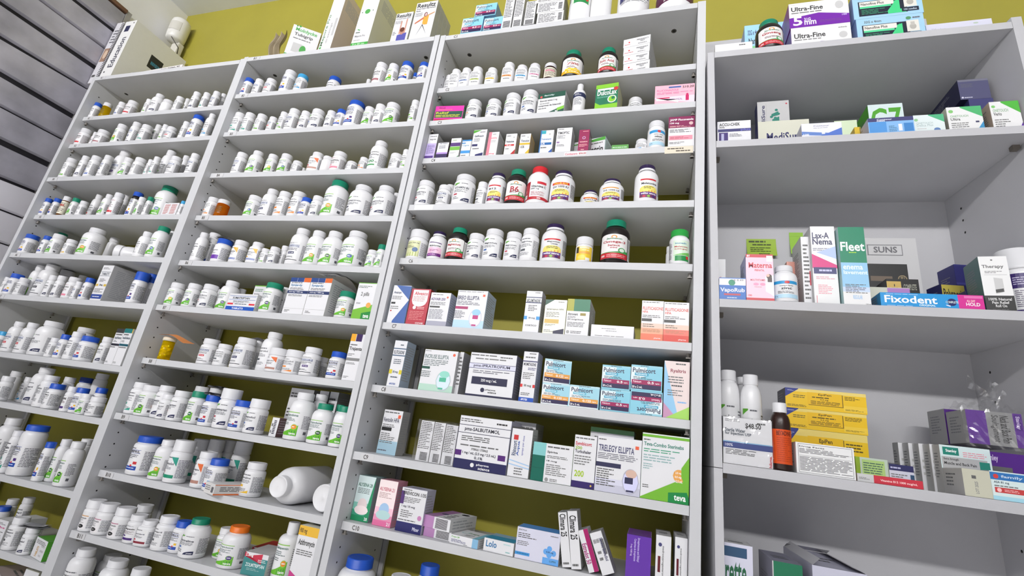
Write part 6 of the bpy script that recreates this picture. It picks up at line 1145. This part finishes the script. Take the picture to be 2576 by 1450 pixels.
lying(-.0825, .045, SHELF_Z['B10']+T, .036, .17, 0, 'white bottle lying against the right panel, partly hidden, shelf B10', .032, txt=False)
lying(-1.150, .034, SHELF_Z['A6']+T, .030, .13, -52, 'white bottle lying down, round cap facing out, leftmost bookcase row five', .028)
# orange edged flat carton on shelf B10
bz = SHELF_Z['B10']+T+.0005
mb = MB(); W_, D_, H_ = .052, .115, .026; mb.bbox(0, 0, 0, W_, D_, H_, mat('e4e2e0', .4), .0006)
p = Paint(mb, lambda X, Y, L: (W_*X/100, -L, H_*Y/100), 200, 7); p.greek(8, 30, 60, 80, 3, '8a8a8e'); p.rect(70, 20, 92, 70, '6a6a6e')
q = Paint(mb, lambda X, Y, L: (W_+L, D_*X/100, H_*Y/100), 200, 8); q.rect(0, 0, 100, 12, 'f07a3a'); q.rect(0, 90, 100, 96, 'f07a3a'); q.greek(12, 30, 90, 78, 4, '77777c')
o = mb.build('medicine_box', None, (-.4215, .012, bz), (0, 0, math.radians(-18))); tag(o, 'flat white carton with orange edges lying at an angle, shelf B10', 'box')
# open flap of the carton on shelf B7
par = next(o for o in COL.objects if o.get('label', '').startswith('white diabetes tablet carton with open flap'))
cd = next(d for d in CARTONS if d[15].startswith('white diabetes tablet carton with open flap'))
W_, D_, H_ = cd[6], cd[7], cd[8]
mb = MB(); cr = mat('d9d4cc', .5)
sheet(mb, 3, 8, lambda u, v: (W_*(.05+.9*u), D_-.001-.075*v**1.3, H_+.001+.025*math.sin(min(v*1.7, 1.4))), cr); mb.build('open_flap', par)
mb = MB(); sheet(mb, 2, 5, lambda u, v: (W_*(.0+.9*u)-.006, D_-.078-.030*v, H_+.025-.003*v), mat('ececec', .5)); q = Paint(mb, lambda X, Y, L: (W_*X/100-.006, D_-.108+.03*Y/100, H_+.0218-L), 200, 3); q.greek(20, 20, 75, 80, 3, '44506a'); mb.build('tuck_flap', par)
# folded leaflets resting on caps
def leaflet(s, x, w_, d_, yaw, label, dark=False):
    cx, cy, cz, R = tops(s, x); rn = random.Random(int(abs(x)*1000))
    ph = [rn.uniform(0, 6) for _ in range(4)]
    o = empty('folded_leaflet', (cx, cy, cz), (0, 0, yaw)); tag(o, label, 'leaflet', 'leaflets lying on bottle caps')
    m = mat('c9c9cc' if not dark else '8a8a90', .6)
    for k in range(3):
        mb = MB(); z = .0006+k*.0022
        f = lambda u, v: ((u-.5)*w_*(1-.06*k), (v-.5)*d_, z+.0011+.001*math.sin(u*7+ph[k])+.0009*math.sin(v*9+ph[3]))
        sheet(mb, 10, 6, f, m); sheet(mb, 10, 6, lambda u, v: (f(1-u, v)[0], f(1-u, v)[1], f(1-u, v)[2]-.0005), m)
        L = mat('77777e', .6)
        for r_ in range(5):
            v0 = .12+r_*.17; mb.face([(f(.08, v0)[0], f(.08, v0)[1], f(.08, v0)[2]+.0005), (f(.9, v0)[0], f(.9, v0)[1], f(.9, v0)[2]+.0012), (f(.9, v0+.06)[0], f(.9, v0+.06)[1], f(.9, v0+.06)[2]+.0012), (f(.08, v0+.06)[0], f(.08, v0+.06)[1], f(.08, v0+.06)[2]+.0005)], L)
        mb.build('fold', o)
leaflet('B6', -.655, .062, .03, .2, 'grey folded leaflet resting on a blue cap, shelf B6')
leaflet('B8', -.50, .046, .03, -.1, 'clear-grey folded leaflet on a short bottle cap, shelf B8')
leaflet('B9', -.60, .052, .032, .1, 'curled printed leaflet on a white cap near left, shelf B9')
leaflet('B9', -.52, .056, .03, 0, 'dark grey folded leaflet behind the green capped bottle, shelf B9', True)
leaflet('A11', -1.0, .07, .04, .3, 'crumpled clear wrapper on a cap, second lowest left row')
# papers in the right unit
def paper(x0, z0_, x1, z1, y, col, name, label, draw, curl=.004):
    o = MB(); m = mat(col, .6)
    sheet(o, 6, 8, lambda u, v: (x0+(x1-x0)*u, y-curl*(1-v)**2, z0_+(z1-z0_)*v), m)
    q = Paint(o, lambda X, Y, L: (x0+(x1-x0)*X/100, y-curl*(1-Y/100)**2-L-.0002, z0_+(z1-z0_)*Y/100), 200, 9); draw(q)
    r = o.build(name); tag(r, label, 'note' if 'note' in name else 'paper'); return r
paper(.921, 1.688, .994, 1.742, .2535, 'a9c94a', 'sticky_note', 'wide green sticky note with handwriting on the back panel', lambda q: (q.greek(8, 76, 96, 92, 1, '3c4a20'), q.greek(20, 60, 90, 72, 1, '4c5a30'), q.greek(12, 22, 80, 54, 3, '4c5a30'), q.text(40, 6, 76, 18, '4c5a30', 'am/noon')), .012)
paper(1.027, 1.694, 1.06, 1.762, .2535, '9fd04a', 'sticky_note', 'narrow green sticky note half hidden by the tall laxative carton', lambda q: q.rect(2, 82, 98, 83, '8ab83e'), .012)
paper(1.17, 1.56, 1.311, 1.747, .2538, 'd9d9da', 'paper_sheet', 'white sheet with pencilled word SUNS taped behind the cartons', lambda q: (q.rect(24, 74, 26, 90, '8a8a8e'), q.rect(24, 89, 78, 90, '8a8a8e'), q.rect(77, 74, 78, 90, '8a8a8e'), q.rect(24, 74, 78, 75, '8a8a8e'), q.text(34, 78, 70, 87, '77777c', 'SUNS'), q.rect(15, 59, 80, 59.6, '444448'), q.rect(15, 44, 80, 44.6, '444448'), q.rect(15, 51, 80, 51.4, '444448'), q.greek(18, 46, 78, 58, 2, '66666a')), .003)
# small pieces of tape and notes on shelf edges of bookcase C
def strip(x0, z0_, x1, z1, y, col, label, draw=None, name='paper_note'):
    o = MB(); o.box(x0, y-.0006, z0_, x1, y-.0002, z1, mat(col, .6))
    if draw: draw(Paint(o, lambda X, Y, L: (x0+(x1-x0)*X/100, y-.0006-L, z0_+(z1-z0_)*Y/100), 200, 4))
    tag(o.build(name), label, 'note')
yc4, yc5 = SHELF_Y['C4'][0], SHELF_Y['C5'][0]
strip(.695, SHELF_Z['C4']-.004, .764, SHELF_Z['C4']+.0165, yc4, 'e4dcc8', 'torn beige handwritten note stuck at the right end of shelf C4', lambda q: (q.greek(10, 55, 70, 80, 1, '7a6a5a'), q.greek(40, 20, 95, 45, 1, '7a6a5a')))
strip(.433, SHELF_Z['C4']+.003, .494, SHELF_Z['C4']+.015, yc4, 'e6e6e8', 'red handwritten price strip on the edge of shelf C4', lambda q: (q.text(4, 20, 60, 75, 'd0506a', 'Combantrin'), q.text(66, 25, 98, 75, 'c04048', '$36.50')))
strip(.020, SHELF_Z['C5']+.001, .078, SHELF_Z['C5']+.0165, yc5, 'f6f6f8', 'blank white tape at the left end of the fifth shelf of bookcase C', None, 'tape_strip')
# bandage sticking out of the bandage carton
mb = MB(); rn = random.Random(3)
sheet(mb, 20, 12, lambda u, v: (-.785+.045*u+.004*math.sin(v*8), .034+.012*u+.009*math.sin(u*15+v*2)+.004*math.sin(v*9), SHELF_Z['B1']+T+.001+.02*u*v+.15*v+.006*math.sin(u*15)*v), mat('a89a80', .8, 'grained'), False)
tag(mb.build('bandage_roll'), 'crumpled tan tubular bandage poking out left of the bandage carton', 'bandage')
# plate behind the things on the right unit
mb = MB(); mb.bbox(0, 0, 0, .60, .012, .305, LAM2, .004); o = mb.build('panel_offcut', None, (.806, .240, SHELF_Z['D1']+T)); tag(o, 'grey-white board standing against the wall on top of right bookcase', 'board')
# zip bag on the upper right shelf
FILM = mat('ffffff', .1, 'film')
def crumple(name, x, y, z, sx, sy, sz, label, seed, parts=None, amp=.12):
    rn = random.Random(seed); o = empty(name, (x, y, z)); tag(o, label, 'plastic bag')
    ph = [(rn.uniform(3, 9), rn.uniform(3, 9), rn.uniform(0, 6)) for _ in range(5)]
    V = []; F = []; n, m_ = 26, 16; mb = MB()
    for j in range(m_+1):
        t = PI*j/m_
        for i in range(n):
            a = 2*PI*i/n; k = 1+sum(amp*math.sin(p_*a+q_*t+r_)/(1+.5*e) for e, (p_, q_, r_) in enumerate(ph))*.5
            cx = math.copysign(abs(math.cos(a))**.55, math.cos(a)); cy = math.copysign(abs(math.sin(a))**.55, math.sin(a)); ct = math.copysign(abs(math.cos(t))**.7, math.cos(t))
            st = abs(math.sin(t))**.55
            V.append((sx/2*cx*st*k, sy/2*cy*st*k, max(.0005, sz/2+sz/2*ct*k)))
    for j in range(m_):
        for i in range(n): F.append((j*n+i, j*n+(i+1) % n, (j+1)*n+(i+1) % n, (j+1)*n+i))
    mb.mesh(V, F, FILM, False); mb.build('film', o)
    return o
o = crumple('zip_bag', 1.045, .150, SHELF_Z['D2']+T, .10, .07, .12, 'clear zip bag holding small white parts, beside the meter cartons', 3)
for k, (dx, dz, r_) in enumerate(((-.02, .055, .014), (.008, .06, .012), (.025, .045, .01))):
    mb = MB(); mb.lathe([(r_*.6, -.004), (r_, 0), (r_*.9, .006), (r_*.5, .008)], WHITE, 20); c = mb.build('round_cap', None, (1.045+dx, .140, SHELF_Z['D2']+T+dz), (1.2, .3*k, 0)); tag(c, 'small white round part inside the clear zip bag', 'part', 'white parts in the zip bag')
def bag_over(d1, label):
    x0, y0, zt, w_, dd = d1[3], d1[4], d1[5]+d1[8], d1[6], d1[7]; mb = MB()
    nz = lambda a, b: .5+.25*math.sin(a*13+b*7)+.25*math.sin(a*29-b*17+2)
    sheet(mb, 26, 16, lambda u, v: (x0-.01+(w_+.02)*u, y0-.006+(dd+.012)*v, zt+.002+.03*nz(u, v)*math.sin(PI*u)**.6), FILM, False)
    sheet(mb, 26, 16, lambda u, v: (x0-.01+(w_+.02)*u, y0-.006-.012*nz(u, v)*v*(2-v)*.6, zt+.002-.07*v+.03*nz(u, 0)*math.sin(PI*u)**.6*(1-v)), FILM, False)
    sheet(mb, 10, 12, lambda u, v: (x0+w_*(.25+.5*u)+.01*math.sin(v*5), y0+.004+.01*nz(u*.5, v), zt+.02+.05*v*(.6+.4*math.sin(u*8))), FILM, False)
    tag(mb.build('plastic_bag'), label, 'plastic bag')
bag_over(next(d for d in CARTONS if 'inside the clear plastic bag' in d[15]), 'crumpled clear plastic bag over purple patch cartons')
def wrap(name, x0, y0, z0_, x1, y1, z1, label, bulge=.012):
    mb = MB(); rn = random.Random(7)
    def wob(a, b): return .0012*math.sin(a*90+b*40)+.0008*math.sin(b*130)
    sheet(mb, 24, 18, lambda u, v: (x0+(x1-x0)*u, y0-.001-abs(wob(u*.1, v*.1)), z0_+(z1-z0_)*v), FILM, False)
    sheet(mb, 12, 18, lambda u, v: (x1+.001+abs(wob(u*.1, v*.1)), y0+(y1-y0)*u, z0_+(z1-z0_)*v), FILM, False)
    sheet(mb, 12, 18, lambda u, v: (x0-(.001+abs(wob(v*.1, u*.1)))*(bulge > 0)-bulge*math.sin(PI*v)*u, y0+(y1-y0)*u, z0_+(z1-z0_)*v), FILM, False)
    sheet(mb, 24, 10, lambda u, v: (x0+(x1-x0)*u, y0+(y1-y0)*v, z1+.001+abs(wob(u*.1, v*.1))), FILM, False)
    tag(mb.build(name), label, 'plastic wrap')
P3 = [d for d in CARTONS if 'shrink wrap' in d[15]]
wrap('shrink_wrap', min(d[3] for d in P3)-.003, min(d[4] for d in P3)-.003, P3[0][5]+.0005, max(d[3]+d[6] for d in P3)+.002, max(d[4]+d[7] for d in P3), max(d[5]+d[8] for d in P3)+.002, 'glossy shrink wrap around three leaflet-printed cartons, shelf C9')
P3 = [d for d in CARTONS if 'sterile water' in d[15]]
wrap('shrink_wrap', P3[0][3]-.0004, P3[0][4]-.0015, P3[0][5]+.0005, P3[0][3]+P3[0][6]+.0015, P3[0][4]+P3[0][7], P3[0][5]+P3[0][8]+.001, 'glossy shrink wrap around the sterile water carton, right bookcase', 0)
# flaps of the big open shipping box
cd = next(d for d in CARTONS if d[2] == 'shipping_box'); par = next(o for o in COL.objects if o.name.startswith('shipping_box'))
W_, D_, H_ = cd[6], cd[7], cd[8]; m = mat('c2c2c6', .6)
for k, f in enumerate((lambda u, v: (.001+.012*v, D_*u, H_+.012*v), lambda u, v: (W_*(.02+.96*u), D_-.002-.02*v, H_+.008*v+.001), lambda u, v: (W_-.001-.02*v, D_*u, H_+.001+.006*v))):
    mb = MB(); sheet(mb, 4, 4, f, m); mb.build('box_flap', par)
